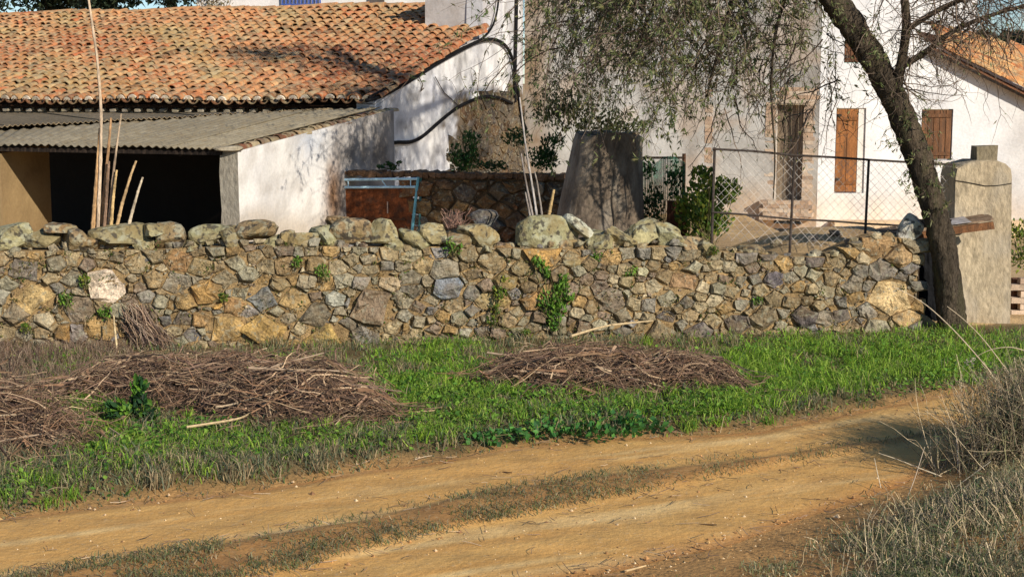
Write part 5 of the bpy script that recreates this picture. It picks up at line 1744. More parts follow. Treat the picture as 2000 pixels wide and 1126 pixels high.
pos = np.vstack([ell(onplane(x, y, WA + WN * .12, WN), (r, .09, r * 1.1), n) for x, y, r, n in ((1082, 628, .10, 110), (1088, 600, .13, 170), (1070, 590, .15, 120), (1098, 560, .10, 130), (1100, 540, .07, 70), (1112, 580, .08, 60), (1062, 520, .07, 50), (1050, 508, .06, 50), (1070, 535, .05, 40))])
plant('climbing_weed', 'bright green leafy weed climbing the middle of the stone wall', 'plant', P0, pos, G1, .055, 16)
P0 = onplane(972, 640, WA + WN * .10, WN)
pos = np.vstack([ell(onplane(x, y, WA + WN * .10, WN), (r, .06, r), n) for x, y, r, n in ((968, 600, .08, 60), (975, 570, .10, 70), (985, 545, .07, 40), (960, 625, .07, 40), (1028, 650, .06, 50))])
plant('climbing_weed', 'thin yellow green weed on the wall left of the bright climbing weed', 'plant', P0, pos, GY_, .045, 12)
for k, (x, y, r, n, lab) in enumerate(((165, 548, .08, 80, 'green weed tuft beside the large white stone'), (130, 585, .11, 80, 'small green weeds between the left wall stones'), (205, 610, .09, 70, 'green weed tuft under the large white stone'), (437, 580, .06, 60, 'green sprig in a joint right of the orange stones'), (630, 530, .10, 80, 'yellow green weeds in the joints right of the cane wall'), (580, 510, .07, 50, 'grassy green tuft below the cap stones near the white shed wall'), (1395, 488, .06, 60, 'bright green sprig on the wall top under the fence corner'), (1232, 530, .09, 60, 'dull green tuft on the wall face right of the boulder'), (1165, 500, .09, 60, 'small green weeds beside the pale caps right of the boulder'), (50, 640, .06, 40, 'green sprig at the far left of the wall'), (1480, 585, .07, 40, 'small yellow green weeds low on the right of the wall'), (885, 480, .12, 80, 'yellow green grass tuft under the caps by the dark rock'))):
    p = onplane(x, y, WA + WN * .08, WN)
    plant('wall_weed', lab, 'weed', p - np.array([0, 0, r]), ell(p, (r, .04, r), n), G1 if k % 3 else GY_, .04, 6, group='weeds rooted in the wall joints')
# mallow patch by the track
pos = np.vstack([ell(gnd(x, y, .10), (.36, .22, .06), 80) for x, y in ((1130, 800), (1190, 815), (1240, 830), (1110, 830), (1180, 845), (1060, 838), (960, 850))])
plant('mallow_patch', 'low patch of dark round leaved mallow on the verge edge', 'plant', gnd(1170, 830, .05), pos, [srgb(70, 122, 54), srgb(56, 104, 50), srgb(88, 140, 62), srgb(48, 88, 44)], .06, 10, wd=.9, up=.8)
# bush with yellow green leaves in the yard
c = at(1385, 440, 20.5)
pos = np.vstack([ell(at(x, y, 20.5 + rng.uniform(-.3, .3)), (r, r, r * .9), n) for x, y, r, n in ((1385, 380, .34, 420), (1350, 400, .28, 320), (1420, 372, .22, 220), (1370, 345, .2, 160), (1365, 430, .34, 420), (1400, 430, .25, 280))])
plant('leafy_bush', 'yellow green broad leaved bush beside the left fence post', 'bush', c - np.array([0, 0, .3]), pos, GY_, .085, 30)
# mossy growth on yard wall and heap
for k, (x, y, Yk, rx_, rz, n, lab) in enumerate(((905, 300, 24.2, .30, .36, 900, 'dark green ivy clump at the foot of the peeling gable'), (1045, 308, 22.6, .52, .28, 1300, 'dark green ivy clump over the yard wall behind the canes'), (770, 325, 23.4, .16, .06, 120, 'small moss cushion on the yard wall above the gate'))):
    p = at(x, y, Yk)
    plant('ivy_clump', lab, 'ivy', p - np.array([0, 0, rz]), np.vstack([ell(p + rng.normal(0, .55, 3) * np.array([rx_, .1, rz]), (rx_ * rng.uniform(.3, .7), .16, rz * rng.uniform(.3, .7)), n // 6) for _ in range(7)]), GD[:2] + [srgb(60, 84, 34), srgb(48, 70, 30)], .06, 8)
p = at(1130, 215, 23.0)
plant('ivy_clump', 'dull green shrub behind the tapered concrete block', 'shrub', p - np.array([0, 0, .8]), np.vstack([ell(at(1105, 215, 23), (.55, .3, .36), 900), ell(at(1190, 250, 23), (.6, .3, .26), 700)]), [srgb(86, 92, 52), srgb(70, 76, 44), srgb(104, 104, 66)], .07, 20)
# green netting screen right of the block
net = thing('green_netting', 'sagging dark green shade netting beside the concrete block', 'netting', at(1296, 430, 21.3) * np.array([1, 1, 0]))
nu, nv = 26, 20
V, C = [], []
for i in range(nu):
    for j in range(nv):
        u, v = i / (nu - 1), j / (nv - 1)
        p = at(lerp_(1250, 1338, u), lerp_(312 + 8 * math.sin(u * 7), 470, v), 21.3)
        p[1] += .06 * math.sin(u * 16) + .05 * (fbm(u * 4, v * 4, 131) - .5)
        V.append(p)
        C.append(lerp_(srgb(58, 104, 84), srgb(52, 70, 44), float(np.clip(fbm(u * 3, v * 3, 133) * 1.8 - .4, 0, 1))))
V = np.array(V).reshape(nu, nv, 3)
C = np.array(C).reshape(nu, nv, 3)
def net_pt(u, v):
    fu, fv = u * (nu - 1), v * (nv - 1)
    i0, j0 = np.minimum(fu.astype(int), nu - 2), np.minimum(fv.astype(int), nv - 2)
    a_, b_ = (fu - i0)[..., None], (fv - j0)[..., None]
    return (V[i0, j0] * (1 - a_) + V[i0 + 1, j0] * a_) * (1 - b_) + (V[i0, j0 + 1] * (1 - a_) + V[i0 + 1, j0 + 1] * a_) * b_
Ps = []
for k in range(48):
    u = np.full(16, min(1, (k + .5) / 48 + rng.normal(0, .006)) % 1)
    Ps.append(net_pt(np.clip(u, 0, 1), np.linspace(0, rng.uniform(.82, 1), 16)))
for k in range(64):
    v = np.full(16, (k + .5) / 64)
    Ps.append(net_pt(np.linspace(0, 1, 16), v))
Ps = np.array(Ps)
Vn, Fn = vtubes(Ps, np.full(Ps.shape[:2], .0042), 3)
cn = .5 + fbm(Vn[:, 0] * 4, Vn[:, 2] * 3, 134)[:, None]
mesh_np('net', Vn, Fn, M_CLOTH, net, srgb(78, 136, 112) * cn)
MB().tube([at(1252, 308, 21.36), at(1338, 308, 21.36)], .02, 6, srgb(70, 60, 50)).build('bar', M_RUST, net)
MB().tube([at(1336, 300, 21.36), at(1334, 480, 21.36)], .03, 6, srgb(84, 60, 44)).build('post', M_RUST, net)
plant('ivy_clump', 'dark green creeper hanging over the green netting', 'creeper', at(1290, 440, 21.1), np.vstack([ell(at(1275, 400, 21.1), (.22, .12, .34), 260), ell(at(1318, 350, 21.1), (.16, .1, .3), 180), ell(at(1265, 330, 21.1), (.14, .1, .16), 110)]), GD + [srgb(64, 96, 62)], .07, 10)
o = MB().box(at(1322, 430, 20.9), (.30, .06, .55), srgb(84, 52, 38), jit=.01).build('old_board', M_WOOD, None, loc=at(1322, 430, 20.9))
tag(o, 'dark brown board leaning between netting and leafy bush', 'board')
# bush right of the pillar
p = at(1992, 452, 21.5)
plant('leafy_bush', 'yellow green bush at the right edge behind the pillar', 'bush', p - np.array([0, 0, .5]), np.vstack([ell(p, (.3, .3, .22), 260), ell(at(1996, 500, 21.5), (.25, .3, .25), 200)]), GY_, .07, 10)

# ================================================================== distant trees and far house over the ridge
FG = [srgb(*c) for c in ((52, 64, 44), (44, 54, 38), (64, 74, 48), (36, 46, 34))]
def far_tree(label, c, r, h, n, group='trees beyond the farm', ls=.28):
    t = thing('far_tree', label, 'tree', (c[0], c[1], 0), group)
    MB().tube([(c[0], c[1], -.2), (c[0] + .1, c[1], c[2] * .5), (c[0], c[1], c[2])], [.3, .24, .12], 8, srgb(84, 70, 56)).build('trunk', M_BARK, t)
    P = []
    for k in range(14):
        d = rng.normal(size=3); d /= np.linalg.norm(d)
        P.append(ell(np.asarray(c) + d * np.array([r, r, h]) * .65, (r * .5, r * .5, h * .42), n // 14))
    P = np.vstack(P)
    V, F = leaves(P, rng.normal(size=P.shape), rng.normal(size=P.shape), rng.uniform(.6, 1.3, len(P)) * ls, rng.uniform(.5, 1.1, len(P)) * ls * .5)
    mesh_np('crown', V, F, M_LEAF, t, rep(np.array(FG)[rng.integers(0, 4, len(P))] * rng.uniform(.7, 1.3, (len(P), 1)), 4), kind='stuff')
for k, (x, y, Yk, r, h, lab) in enumerate(((-40, -70, 52, 2.4, 2.1, 'dark tree over the far left of the roof ridge'), (90, -60, 55, 2.5, 1.9, 'dark tree second from the left over the ridge'), (215, -80, 52, 2.3, 2.0, 'dark tree over the ridge behind the tall cane'), (330, -60, 54, 2.0, 1.6, 'dark tree left of the pale far house'), (1962, 108, 50, 1.2, .85, 'dark tree against the sky in the top right corner'), (2055, 135, 46, 1.4, 1.2, 'dark tree at the right edge above the low roof'), (1905, 95, 56, .8, .7, 'dark tree behind the white chimney stack'))):
    far_tree(lab, at(x, y, Yk), r, h, 5200)
fh = thing('far_house', 'pale far house with a blue railing seen above the roof ridge', 'house', at(600, 8, 46) * np.array([1, 1, 0]))
a, b = at(385, 12, 46), at(860, 12, 46)
MB().box(((a[0] + b[0]) / 2, 48, 3.4), (b[0] - a[0], 4, 6.8), srgb(214, 206, 198), jit=.01).build('wall', M_PLASTER, fh)
rl = MB().box((at(588, 9, 45.9)[0], 45.9, at(588, 9, 45.9)[2]), (1.25, .05, .04), srgb(60, 84, 150)).build('railing', M_PAINT, fh)
for k in range(11):
    p = at(551 + k * 7.4, -12, 45.9)
    MB().box(p, (.045, .045, .72), srgb(60, 84, 150)).build('baluster', M_PAINT, rl)
c = at(735, -6, 45.95)
MB().box(c, (.5, .08, .5), srgb(90, 80, 76)).build('window', M_WOOD, fh)
c = at(415, 0, 45.5)
plant('bare_shrub', 'pale dry shrub beside the far house above the ridge', 'shrub', c - np.array([0, 0, 1.5]), ell(c, (.7, .3, .5), 350), [srgb(160, 140, 110), srgb(130, 112, 90), srgb(110, 104, 70)], .10, 30)

# ================================================================== grass and ground cover
def scatter(n, x0, x1, y0, y1):
    """random ground points seen inside a pixel box"""
    px, py = rng.uniform(x0, x1, n), rng.uniform(y0, y1, n)
    d = np.array([0, CP, -SP])[None] + ((px - 1000) / F_PX)[:, None] * np.array([1.0, 0, 0]) + ((563 - py) / F_PX)[:, None] * np.array([0, SP, CP])
    k = -(EYE - .06) / d[:, 2]
    P = CAM + d * k[:, None]
    P[:, 2] = zs(P[:, 0], P[:, 1])
    return P, px, py
def greenness(px, py):
    g = (1.0 * blob(px, py, 830, 760, 110, 75) + .95 * blob(px, py, 1000, 800, 190, 50) + .8 * blob(px, py, 900, 720, 60, 40) + 1.0 * blob(px, py, 1600, 720, 230, 55) + 1.0 * blob(px, py, 1830, 710, 170, 60) +
         .7 * blob(px, py, 1250, 815, 150, 32) + .8 * blob(px, py, 1420, 800, 120, 40) + .8 * blob(px, py, 230, 860, 110, 50) + .8 * blob(px, py, 120, 770, 60, 60) + .7 * blob(px, py, 420, 870, 150, 28) +
         .7 * blob(px, py, 90, 980, 120, 40) + .5 * blob(px, py, 700, 860, 120, 25))
    return np.clip(g, 0, 1.1)
GRC = np.array([srgb(*c) for c in ((130, 168, 50), (154, 184, 62), (104, 146, 44), (170, 192, 86), (120, 152, 60))])
DRC = np.array([srgb(*c) for c in ((134, 128, 96), (160, 142, 106), (110, 116, 92), (150, 128, 98), (96, 110, 84), (182, 162, 124))])
GGC = np.array([srgb(*c) for c in ((120, 128, 80), (138, 140, 96), (102, 118, 66), (146, 142, 106))])
def in_piles(px, py):
    return np.clip(blob(px, py, 440, 770, 230, 62) + blob(px, py, 1180, 725, 210, 42) + blob(px, py, 60, 830, 140, 60), 0, 1)
P, px, py = scatter(230000, -80, 2080, 650, 1030)
ok = (P[:, 1] > curve(ROAD_UP, P[:, 0]) - .04 + .16 * (fbm(P[:, 0] * 2.5, P[:, 1] * 2.5, 140) - .3)) & (P[:, 1] < wall_y(P[:, 0]) - .02 + (P[:, 0] > 5) * 2)
edge0 = (P[:, 1] - curve(ROAD_UP, P[:, 0]))
g = greenness(px, py) * np.clip(2.6 * fbm(P[:, 0] * 1.6, P[:, 1] * 1.6, 141) - .48, 0, 1.2) * sstep(.10, .75, edge0 + .5 * (fbm(P[:, 0] * 1.7, P[:, 1] * 1.7, 147) - .5))
pil_ = in_piles(px, py)
clump = fbm(P[:, 0] * 5, P[:, 1] * 5, 142)
edge = np.clip((P[:, 1] - curve(ROAD_UP, P[:, 0])) / .5, 0, 1)
ok &= rng.random(len(P)) < (.25 + .75 * edge) * np.clip(.10 + .8 * g + .75 * (clump - .25) - .22 * pil_, .03, 1)
P, g, px, py, clump, edge = P[ok], g[ok], px[ok], py[ok], clump[ok], edge[ok]
n = len(P)
isg = rng.random(n) < np.clip(g * 1.15, .07, .93)
h = np.where(isg, rng.uniform(.03, .14, n) * (.30 + 1.5 * clump), rng.uniform(.035, .12, n) * (.5 + clump)) * (.45 + .55 * edge)
h *= np.where((px > 1400) & isg, 1.25, 1.0)
mixg = rng.random(n)
c = np.where(isg[:, None], GRC[rng.integers(0, 5, n)], np.where((mixg < .5)[:, None], GGC[rng.integers(0, 4, n)], DRC[rng.integers(0, 6, n)])) * rng.uniform(.75, 1.2, (n, 1))
V, F = blades(P, h, rng.uniform(.006, .013, n), rng.normal(0, .75, (n, 2)), rng.uniform(.05, .5, n))
cv = rep(c, 5)
mesh_np('grass', V, F, M_GRASS, None, cv)['kind'] = 'stuff'
# broad small weeds through the green patches
P, px, py = scatter(150000, -60, 2060, 660, 1000)
g = greenness(px, py)
ok = (rng.random(len(P)) < g * 1.3 * (fbm(P[:, 0] * 3, P[:, 1] * 3, 145) - .3)) & (P[:, 1] > curve(ROAD_UP, P[:, 0]) + .1) & (P[:, 1] < wall_y(P[:, 0]) - .05)
P = P[ok]
n = len(P)
P[:, 2] += rng.uniform(.02, .10, n)
L = rng.uniform(.02, .06, n)
V, F = leaves(P, np.concatenate([rng.normal(0, 1, (n, 2)), rng.normal(.3, .3, (n, 1))], 1), np.array([0, -.3, 1]) + rng.normal(0, .3, (n, 3)), L, L * .7)
mesh_np('clover', V, F, M_LEAF, None, rep(np.array(G1)[rng.integers(0, 4, n)] * rng.uniform(.7, 1.3, (n, 1)), 4))['kind'] = 'stuff'
# dry straw along the foot of the wall and on the verge
P, px, py = scatter(40000, -80, 2060, 640, 1000)
ok = (P[:, 1] > curve(ROAD_UP, P[:, 0]) + .05) & (P[:, 1] < wall_y(P[:, 0]) + .0) & (rng.random(len(P)) < (.12 + .55 * (P[:, 1] > wall_y(P[:, 0]) - .35) * (px < 1350) + .35 * blob(px, py, 90, 830, 160, 80) + .3 * blob(px, py, 600, 860, 120, 40)) * .7)
P = P[ok]
n = len(P)
V, F = blades(P, rng.uniform(.06, .24, n), rng.uniform(.004, .008, n), rng.normal(0, .55, (n, 2)), rng.uniform(0, .35, n))
mesh_np('dry_grass', V, F, M_GRASS, None, rep(DRC[rng.integers(0, 6, n)] * rng.uniform(.75, 1.2, (n, 1)), 5))['kind'] = 'stuff'
# short grass on the middle of the track
P, px, py = scatter(110000, -60, 2060, 820, 1180)
mu, ml = curve(MID_UP, P[:, 0]), curve(MID_LO, P[:, 0])
w = sstep(-.06, .16, mu - P[:, 1]) * sstep(-.06, .16, P[:, 1] - ml)
ok = rng.random(len(P)) < w * np.clip(2.6 * fbm(P[:, 0] * 2.6, P[:, 1] * 2.6, 150) - .72, .03, 1) * np.interp(px, [1100, 1400, 1700], [1, .5, .8])
P = P[ok]
n = len(P)
P[:, 2] += .045
V, F = blades(P, rng.uniform(.015, .06, n), rng.uniform(.004, .009, n), rng.normal(0, .9, (n, 2)), rng.uniform(.1, .6, n))
c = np.where((rng.random(n) < .55)[:, None], GGC[rng.integers(0, 4, n)], DRC[rng.integers(0, 6, n)])
mesh_np('track_grass', V, F, M_GRASS, None, rep(c * rng.uniform(.6, 1.1, (n, 1)), 5))['kind'] = 'stuff'
# near bank, lower right
P, px, py = scatter(150000, 1000, 2150, 800, 1190)
d = curve(ROAD_LO, P[:, 0]) - P[:, 1]
ok = (d > -.05) & (rng.random(len(P)) < sstep(.15, 1.5, d + .5 * (fbm(P[:, 0] * 2, P[:, 1] * 2, 157) - .5)) * np.clip(2.2 * fbm(P[:, 0] * 2.4, P[:, 1] * 2.4, 155) - .95 + .30 * (px > 1750), .03, .8))
P, px, py, d = P[ok], px[ok], py[ok], d[ok]
n = len(P)
tall = np.clip(sstep(1500, 1950, px) * sstep(0, 1.2, d), 0, 1)
h = rng.uniform(.015, .055, n) * (1 + 1.5 * tall)
V, F = blades(P, h, rng.uniform(.004, .008, n), rng.normal(0, .7, (n, 2)), rng.uniform(.1, .5, n))
gm = fbm(P[:, 0] * 1.8, P[:, 1] * 1.8, 156)
c = np.where((rng.random(n) < np.clip(gm * 2.2 - .85, .06, .8))[:, None], GGC[rng.integers(0, 4, n)], DRC[rng.integers(0, 6, n)] * 1.35)
c = c * 1.25
mesh_np('bank_grass', V, F, M_GRASS, None, rep(c * rng.uniform(.7, 1.15, (n, 1)), 5))['kind'] = 'stuff'
# tall dry shrubs on the right
def dry_clump(label, spots, n, hr, rad, lean=(0, 0), cols=None, leafn=0):
    base = gnd(*spots[0][:2], .2)
    t = thing('dry_bush', label, 'dry bush', base, 'dry bushes on the near bank')
    B = np.vstack([gnd(x, y, .2) + rng.normal(0, 1, (int(n * f), 3)) * np.array([rad, rad * .8, 0]) for x, y, f in spots])
    B[:, 2] = zs(B[:, 0], B[:, 1]) - .02
    m = len(B)
    K = 6
    d = np.stack([rng.normal(lean[0], .35, m), rng.normal(lean[1], .3, m), np.ones(m)], 1)
    L = rng.uniform(*hr, m)
    P = np.zeros((m, K, 3)); P[:, 0] = B
    for k in range(1, K):
        d = d + rng.normal(0, .16, (m, 3)) + np.array([0, 0, -.06])
        P[:, k] = P[:, k - 1] + d / np.linalg.norm(d, axis=1)[:, None] * (L / (K - 1))[:, None]
    V, F = vtubes(P, np.linspace(1, .4, K)[None] * rng.uniform(.0018, .0042, (m, 1)), 3)
    cc = np.array(cols)[rng.integers(0, len(cols), m)] * rng.uniform(.8, 1.5, (m, 1))
    mesh_np('stems', V, F, M_TWIG, t, rep(cc, K * 3), kind='stuff')
    if leafn:
        k = rng.integers(0, m, leafn)
        q = P[k, rng.integers(1, K, leafn)] + rng.normal(0, .02, (leafn, 3))
        V, F = leaves(q, rng.normal(0, 1, (leafn, 3)) + np.array([0, 0, .8]), rng.normal(size=(leafn, 3)), rng.uniform(.03, .08, leafn), rng.uniform(.005, .010, leafn))
        mesh_np('leaves', V, F, M_LEAF, t, rep(np.array([srgb(96, 108, 70), srgb(120, 120, 90), srgb(84, 100, 64), srgb(140, 128, 104)])[rng.integers(0, 4, leafn)], 4), kind='stuff')
    return t
PUR = [srgb(*c) for c in ((156, 138, 112), (122, 108, 88), (184, 164, 132), (94, 84, 68), (204, 184, 148), (140, 134, 96))]
dry_clump('dense grey dry bush at the right edge shading the track', [(1985, 880, .5), (2080, 880, .6), (1935, 885, .12)], 1350, (.28, .85), .20, (0, 0), PUR, 4500)
dry_clump('tall dark dry bush added beyond the right edge to lengthen the track shadow', [(2085, 868, .8), (2055, 852, .5), (2115, 886, .6)], 1200, (.45, .92), .20, (-.15, .1), PUR + [srgb(96, 92, 70)], 7000)  # extra clump, mostly out of view, placed to cast a longer shadow
dry_clump('low tangle of grey green dry grass on the near bank', [(1850, 1010, .3), (1930, 1000, .5), (1740, 1050, .15), (2010, 1000, .5)], 900, (.08, .30), .25, (-.1, .1), PUR + [srgb(190, 168, 128)], 2000)
dry_clump('sparse straw coloured tuft at the lower right corner', [(1860, 1110, .5), (1960, 1100, .5), (1750, 1110, .3)], 450, (.06, .22), .3, (0, .1), PUR + [srgb(170, 146, 108), srgb(120, 112, 82)], 1500)
# single dry stalks that arch into view
def stalk(label, pts, Y, r=.006, col=(196, 176, 146), heads=0):
    t = thing('dry_stalk', label, 'dry stalk', at(*pts[0], Y), 'single dry stalks on the near bank')
    Q = smooth_path([tuple(at(x, y, Y + .02 * k)) for k, (x, y) in enumerate(pts)], 24)
    MB().tube(Q, np.linspace(r, r * .45, 24), 5, srgb(*col)).build('stem', M_TWIG, t)
    if heads:
        p = ell(Q[-1], (.05, .05, .05), heads)
        V, F = leaves(p, rng.normal(size=p.shape), rng.normal(size=p.shape), .03, .008)
        mesh_np('seed_head', V, F, M_GRASS, t, rep(np.ones((heads, 1)), 4) * srgb(206, 196, 178), kind='stuff')
stalk('longest dry stalk arching left from the right edge across the trunk foot', [(1985, 800), (1950, 745), (1905, 690), (1860, 640), (1800, 585), (1745, 560)], 12.6, .007, heads=10)
stalk('second long dry stalk arching left below the longest one', [(2005, 775), (1965, 720), (1920, 660), (1880, 620), (1850, 598)], 12.7, .006)
stalk('thin dry stalk with pale seed head near the right edge', [(2020, 690), (1975, 676), (1940, 680), (1915, 690), (1895, 705)], 12.8, .005, heads=40)
stalk('green dry stalk upright at the right edge', [(2000, 790), (1985, 740), (1970, 690), (1950, 640)], 12.5, .005, (150, 150, 100))
stalk('straight grey stalk standing before the shaded track', [(1862, 1015), (1872, 940), (1870, 880), (1866, 838)], 10.9, .006, (186, 172, 160))
stalk('stalk leaning right in front of the near bank', [(1730, 1080), (1755, 1010), (1785, 940), (1806, 872)], 10.2, .006, (196, 176, 150))
stalk('stalk leaning left out over the track', [(1840, 930), (1800, 915), (1750, 895), (1716, 884)], 10.9, .005, (200, 184, 156))
stalk('short stalk left of the leaning ones on the near bank', [(1728, 990), (1720, 950), (1712, 915), (1708, 894)], 10.6, .005, (204, 190, 164))
stalk('bent stalk low on the near bank above the corner', [(1700, 1126), (1735, 1080), (1760, 1040), (1820, 990)], 9.4, .006, (190, 170, 136))
stalk('stalk rising steeply from the grey green tangle', [(1822, 1030), (1840, 990), (1860, 955), (1935, 900)], 10.4, .005, (178, 166, 146))

# fallen sticks
def stick(label, pts, z=.05, r=.012, col=(196, 170, 128)):
    P = [gnd(x, y, .05) for x, y in pts]
    P = [np.array([p[0], p[1], float(zs(p[0], p[1])) + z + .02 * math.sin(k)]) for k, p in enumerate(P)]
    Q = smooth_path([tuple(p) for p in P], 20)
    o = MB().tube(Q, np.linspace(r, r * .6, 20), 6, srgb(*col)).build('fallen_stick', M_TWIG, None, loc=Q[0])
    tag(o, label, 'stick', 'fallen sticks on the verge')
stick('curved pale stick lying in the grass below the left brush heap', [(365, 866), (420, 858), (470, 850), (505, 822)], .10)
stick('pale split stick on top of the middle brush heap', [(1115, 712), (1160, 700), (1200, 690)], .30, .016)
stick('second pale stick beside the split stick on the middle heap', [(1195, 692), (1240, 690), (1275, 688)], .32, .014)
stick('short pale stick near the left grass edge', [(215, 862), (238, 884)], .10)
stick('thin twig lying on the near wheel track', [(1365, 1013), (1400, 1018)], .012, .006, (90, 70, 52))
stick('dark twig lying on the far wheel track', [(982, 912), (1000, 917)], .012, .006, (96, 72, 52))
stick('pale straw lying at the lower edge of the near track', [(1220, 1104), (1262, 1098)], .012, .008, (206, 176, 130))
# pebbles and clods
pm_ = MB()
P, px, py = scatter(2600, -40, 2040, 760, 1180)
dd = np.minimum(np.abs(P[:, 1] - curve(ROAD_UP, P[:, 0])), np.minimum(np.abs(P[:, 1] - curve(MID_LO, P[:, 0])), np.abs(P[:, 1] - curve(ROAD_LO, P[:, 0]))))
P = P[rng.random(len(P)) < np.exp(-dd / .18)]
for p in P:
    r = rng.gamma(1.6, .004) + .003
    V = np.array([[1, 0, 0], [-1, 0, 0], [0, 1, 0], [0, -1, 0], [0, 0, 1], [0, 0, -.6]], float) * r * rng.uniform(.6, 1.3, (6, 1)) + p + np.array([0, 0, .018])
    pm_.add(V, [[(0, 2, 4), (2, 1, 4), (1, 3, 4), (3, 0, 4), (2, 0, 5), (1, 2, 5), (3, 1, 5), (0, 3, 5)]], [srgb(188, 140, 88), srgb(160, 120, 80), srgb(206, 176, 136), srgb(140, 104, 72)][rng.integers(4)])
pm_.build('pebbles', M_GROUND)['kind'] = 'stuff'

# moss, dry blades and little leaves growing out of the wall joints
mbw = MB()
NC = 620
px, py = rng.uniform(-30, 1785, NC), rng.uniform(480, 690, NC)
keep = rng.random(NC) < np.interp(px, [0, 600, 1000, 1300, 1785], [1, .9, 1, .6, .45])
for x, y in zip(px[keep], py[keep]):
    c = onplane(x, y, WA + WN * .02, WN)
    c = c + WN * float(bulge((c - WA) @ WD, c[2]))
    n = rng.integers(5, 22)
    r = rng.uniform(.02, .07)
    q = c + rng.normal(0, 1, (n, 1)) * r * WD + rng.normal(0, .6, (n, 1)) * r * ZV + rng.uniform(0, .03, (n, 1)) * WN
    dry = rng.random() < .55
    D = WN * .8 + rng.normal(0, .6, (n, 3)) + ZV * (.5 if not dry else -.1)
    L = rng.uniform(.02, .045, n) if not dry else rng.uniform(.03, .10, n)
    V, F = leaves(q, D, rng.normal(size=(n, 3)), L, L * (.55 if not dry else .10))
    pal = [srgb(104, 110, 54), srgb(84, 104, 44), srgb(120, 116, 64)] if not dry else [srgb(150, 128, 92), srgb(112, 94, 68), srgb(176, 154, 116)]
    mbw.add(V, F, pal[rng.integers(3)] * rng.uniform(.8, 1.2))
mbw.build('wall_growth', M_LEAF, None)['kind'] = 'stuff'
# stones and clods lying on the bank behind the fence
for k, (x, y, r) in enumerate(((1422, 462, .20), (1455, 448, .16), (1480, 470, .14), (1515, 480, .10), (1590, 486, .09), (1630, 482, .11), (1405, 440, .14), (1440, 480, .13))):
    p = at(x, y, 18.5 + rng.uniform(0, .5))
    p[2] = float(zs(p[0], p[1])) + r * .3
    o = rock('bank_stone', p, (r, r * .8, r * .7), M_STONE, None, PAL[rng.integers(len(PAL))], seed=400 + k, ang=.6)
    tag(o, ['largest stone on the earth bank by the left fence post', 'stone on the bank just behind the left fence post', 'brown stone on the bank right of the left fence post', 'small stone below the second fence post', 'smallest stone on the bank between the middle posts', 'small stone on the bank left of the third post', 'stone at the foot of the bushy fence corner', 'flat stone at the wall edge by the left fence post'][k], 'stone', 'stones on the earth bank behind the fence')
# straw and dry stems at the left foot of the wall
P, px, py = scatter(9000, -60, 260, 640, 780)
P = P[(P[:, 1] < wall_y(P[:, 0]) + .02)]
n = len(P)
V, F = blades(P, rng.uniform(.06, .26, n), rng.uniform(.004, .008, n), rng.normal(0, .6, (n, 2)), rng.uniform(0, .4, n))
mesh_np('straw', V, F, M_GRASS, None, rep(np.array(TWP)[rng.integers(0, 7, n)] * rng.uniform(.9, 1.3, (n, 1)), 5))['kind'] = 'stuff'

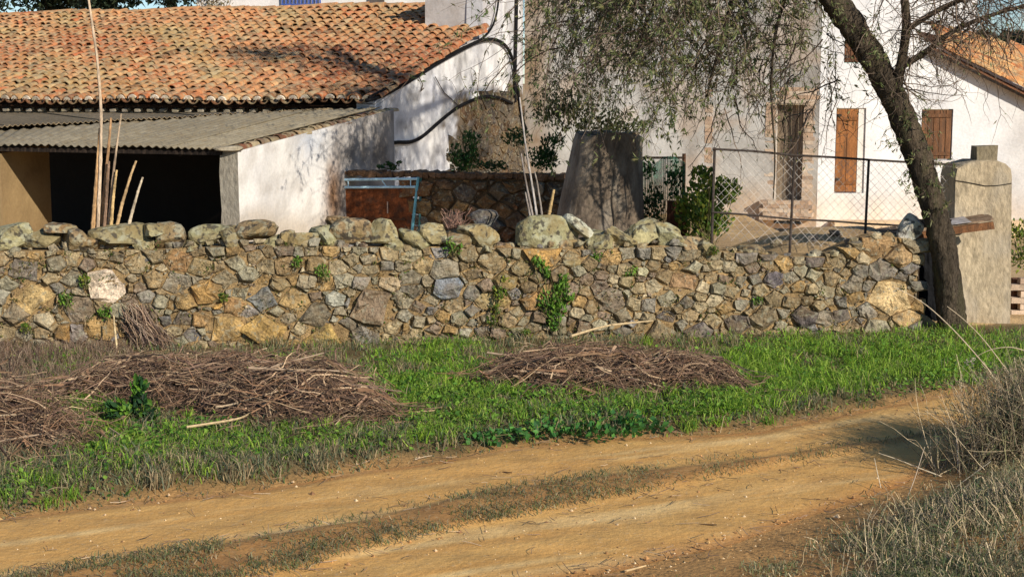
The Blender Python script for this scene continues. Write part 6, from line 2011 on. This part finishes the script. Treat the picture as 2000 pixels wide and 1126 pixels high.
# grit all over the track and straw bits blown onto it
P, px, py = scatter(6500, -40, 2040, 740, 1180)
ok = (P[:, 1] < curve(ROAD_UP, P[:, 0])) & (P[:, 1] > curve(ROAD_LO, P[:, 0]) - .4)
P = P[ok]
n = len(P)
r = rng.gamma(1.5, .0022, n) + .0022
base = np.array([[1, 0, 0], [-1, 0, 0], [0, 1, 0], [0, -1, 0], [0, 0, 1]], float)
V = P[:, None] + base[None] * r[:, None, None] * rng.uniform(.6, 1.3, (n, 5, 1)) + np.array([0, 0, .012])
b = np.arange(n)[:, None] * 5
F = np.vstack([b + np.array(t) for t in ((0, 2, 4), (2, 1, 4), (1, 3, 4), (3, 0, 4))])
gc = np.array([srgb(196, 158, 104), srgb(150, 112, 72), srgb(220, 192, 150), srgb(120, 90, 62)])[rng.integers(0, 4, n)]
mesh_np('grit', V.reshape(-1, 3), [F], M_GROUND, None, rep(gc, 5))['kind'] = 'stuff'
P, px, py = scatter(2600, -40, 2040, 740, 1180)
dd = np.minimum(np.abs(P[:, 1] - curve(ROAD_UP, P[:, 0])), np.minimum(np.abs(P[:, 1] - curve(MID_LO, P[:, 0])), np.minimum(np.abs(P[:, 1] - curve(ROAD_LO, P[:, 0])), np.abs(P[:, 1] - curve(MID_UP, P[:, 0])))))
P = P[rng.random(len(P)) < np.exp(-dd / .15)]
n = len(P)
a = rng.random(n) * 2 * np.pi
d = np.stack([np.cos(a), np.sin(a), rng.normal(0, .1, n)], 1) * rng.uniform(.02, .09, n)[:, None]
tt = np.linspace(-1, 1, 3)
Q = P[:, None] + d[:, None] * tt[None, :, None] + np.array([0, 0, .035]) + rng.normal(0, .004, (n, 3, 3))
V, F = vtubes(Q, np.full((n, 3), .0022), 3)
mesh_np('straw_litter', V, F, M_TWIG, None, rep(np.array(TWP)[rng.integers(0, 7, n)] * rng.uniform(.7, 1.3, (n, 1)), 9))['kind'] = 'stuff'

# taller tufts that break up the verge
tb = MB()
NT = 460
P, px, py = scatter(NT * 4, -40, 2040, 670, 1000)
ok = (P[:, 1] > curve(ROAD_UP, P[:, 0]) + .15) & (P[:, 1] < wall_y(P[:, 0]) - .05)
P, px, py = P[ok][:NT], px[ok][:NT], py[ok][:NT]
gg = greenness(px, py)
for p, g_, x in zip(P, gg, px):
    n = rng.integers(18, 60)
    B = p + np.concatenate([rng.normal(0, .045, (n, 2)), np.zeros((n, 1))], 1)
    green = rng.random() < np.clip(g_ * .9, .15, .8)
    h = rng.uniform(.08, .22) * rng.uniform(.5, 1.1, n)
    V, F = blades(B, h, rng.uniform(.005, .011, n), rng.normal(0, .5, (n, 2)), rng.uniform(.05, .45, n))
    c = (GRC[rng.integers(0, 5, n)] if green else DRC[rng.integers(0, 6, n)] * 1.15) * rng.uniform(.65, 1.2, (n, 1))
    tb.add(V, F, rep(c, 5))
tb.build('grass_tufts', M_GRASS, None)['kind'] = 'stuff'
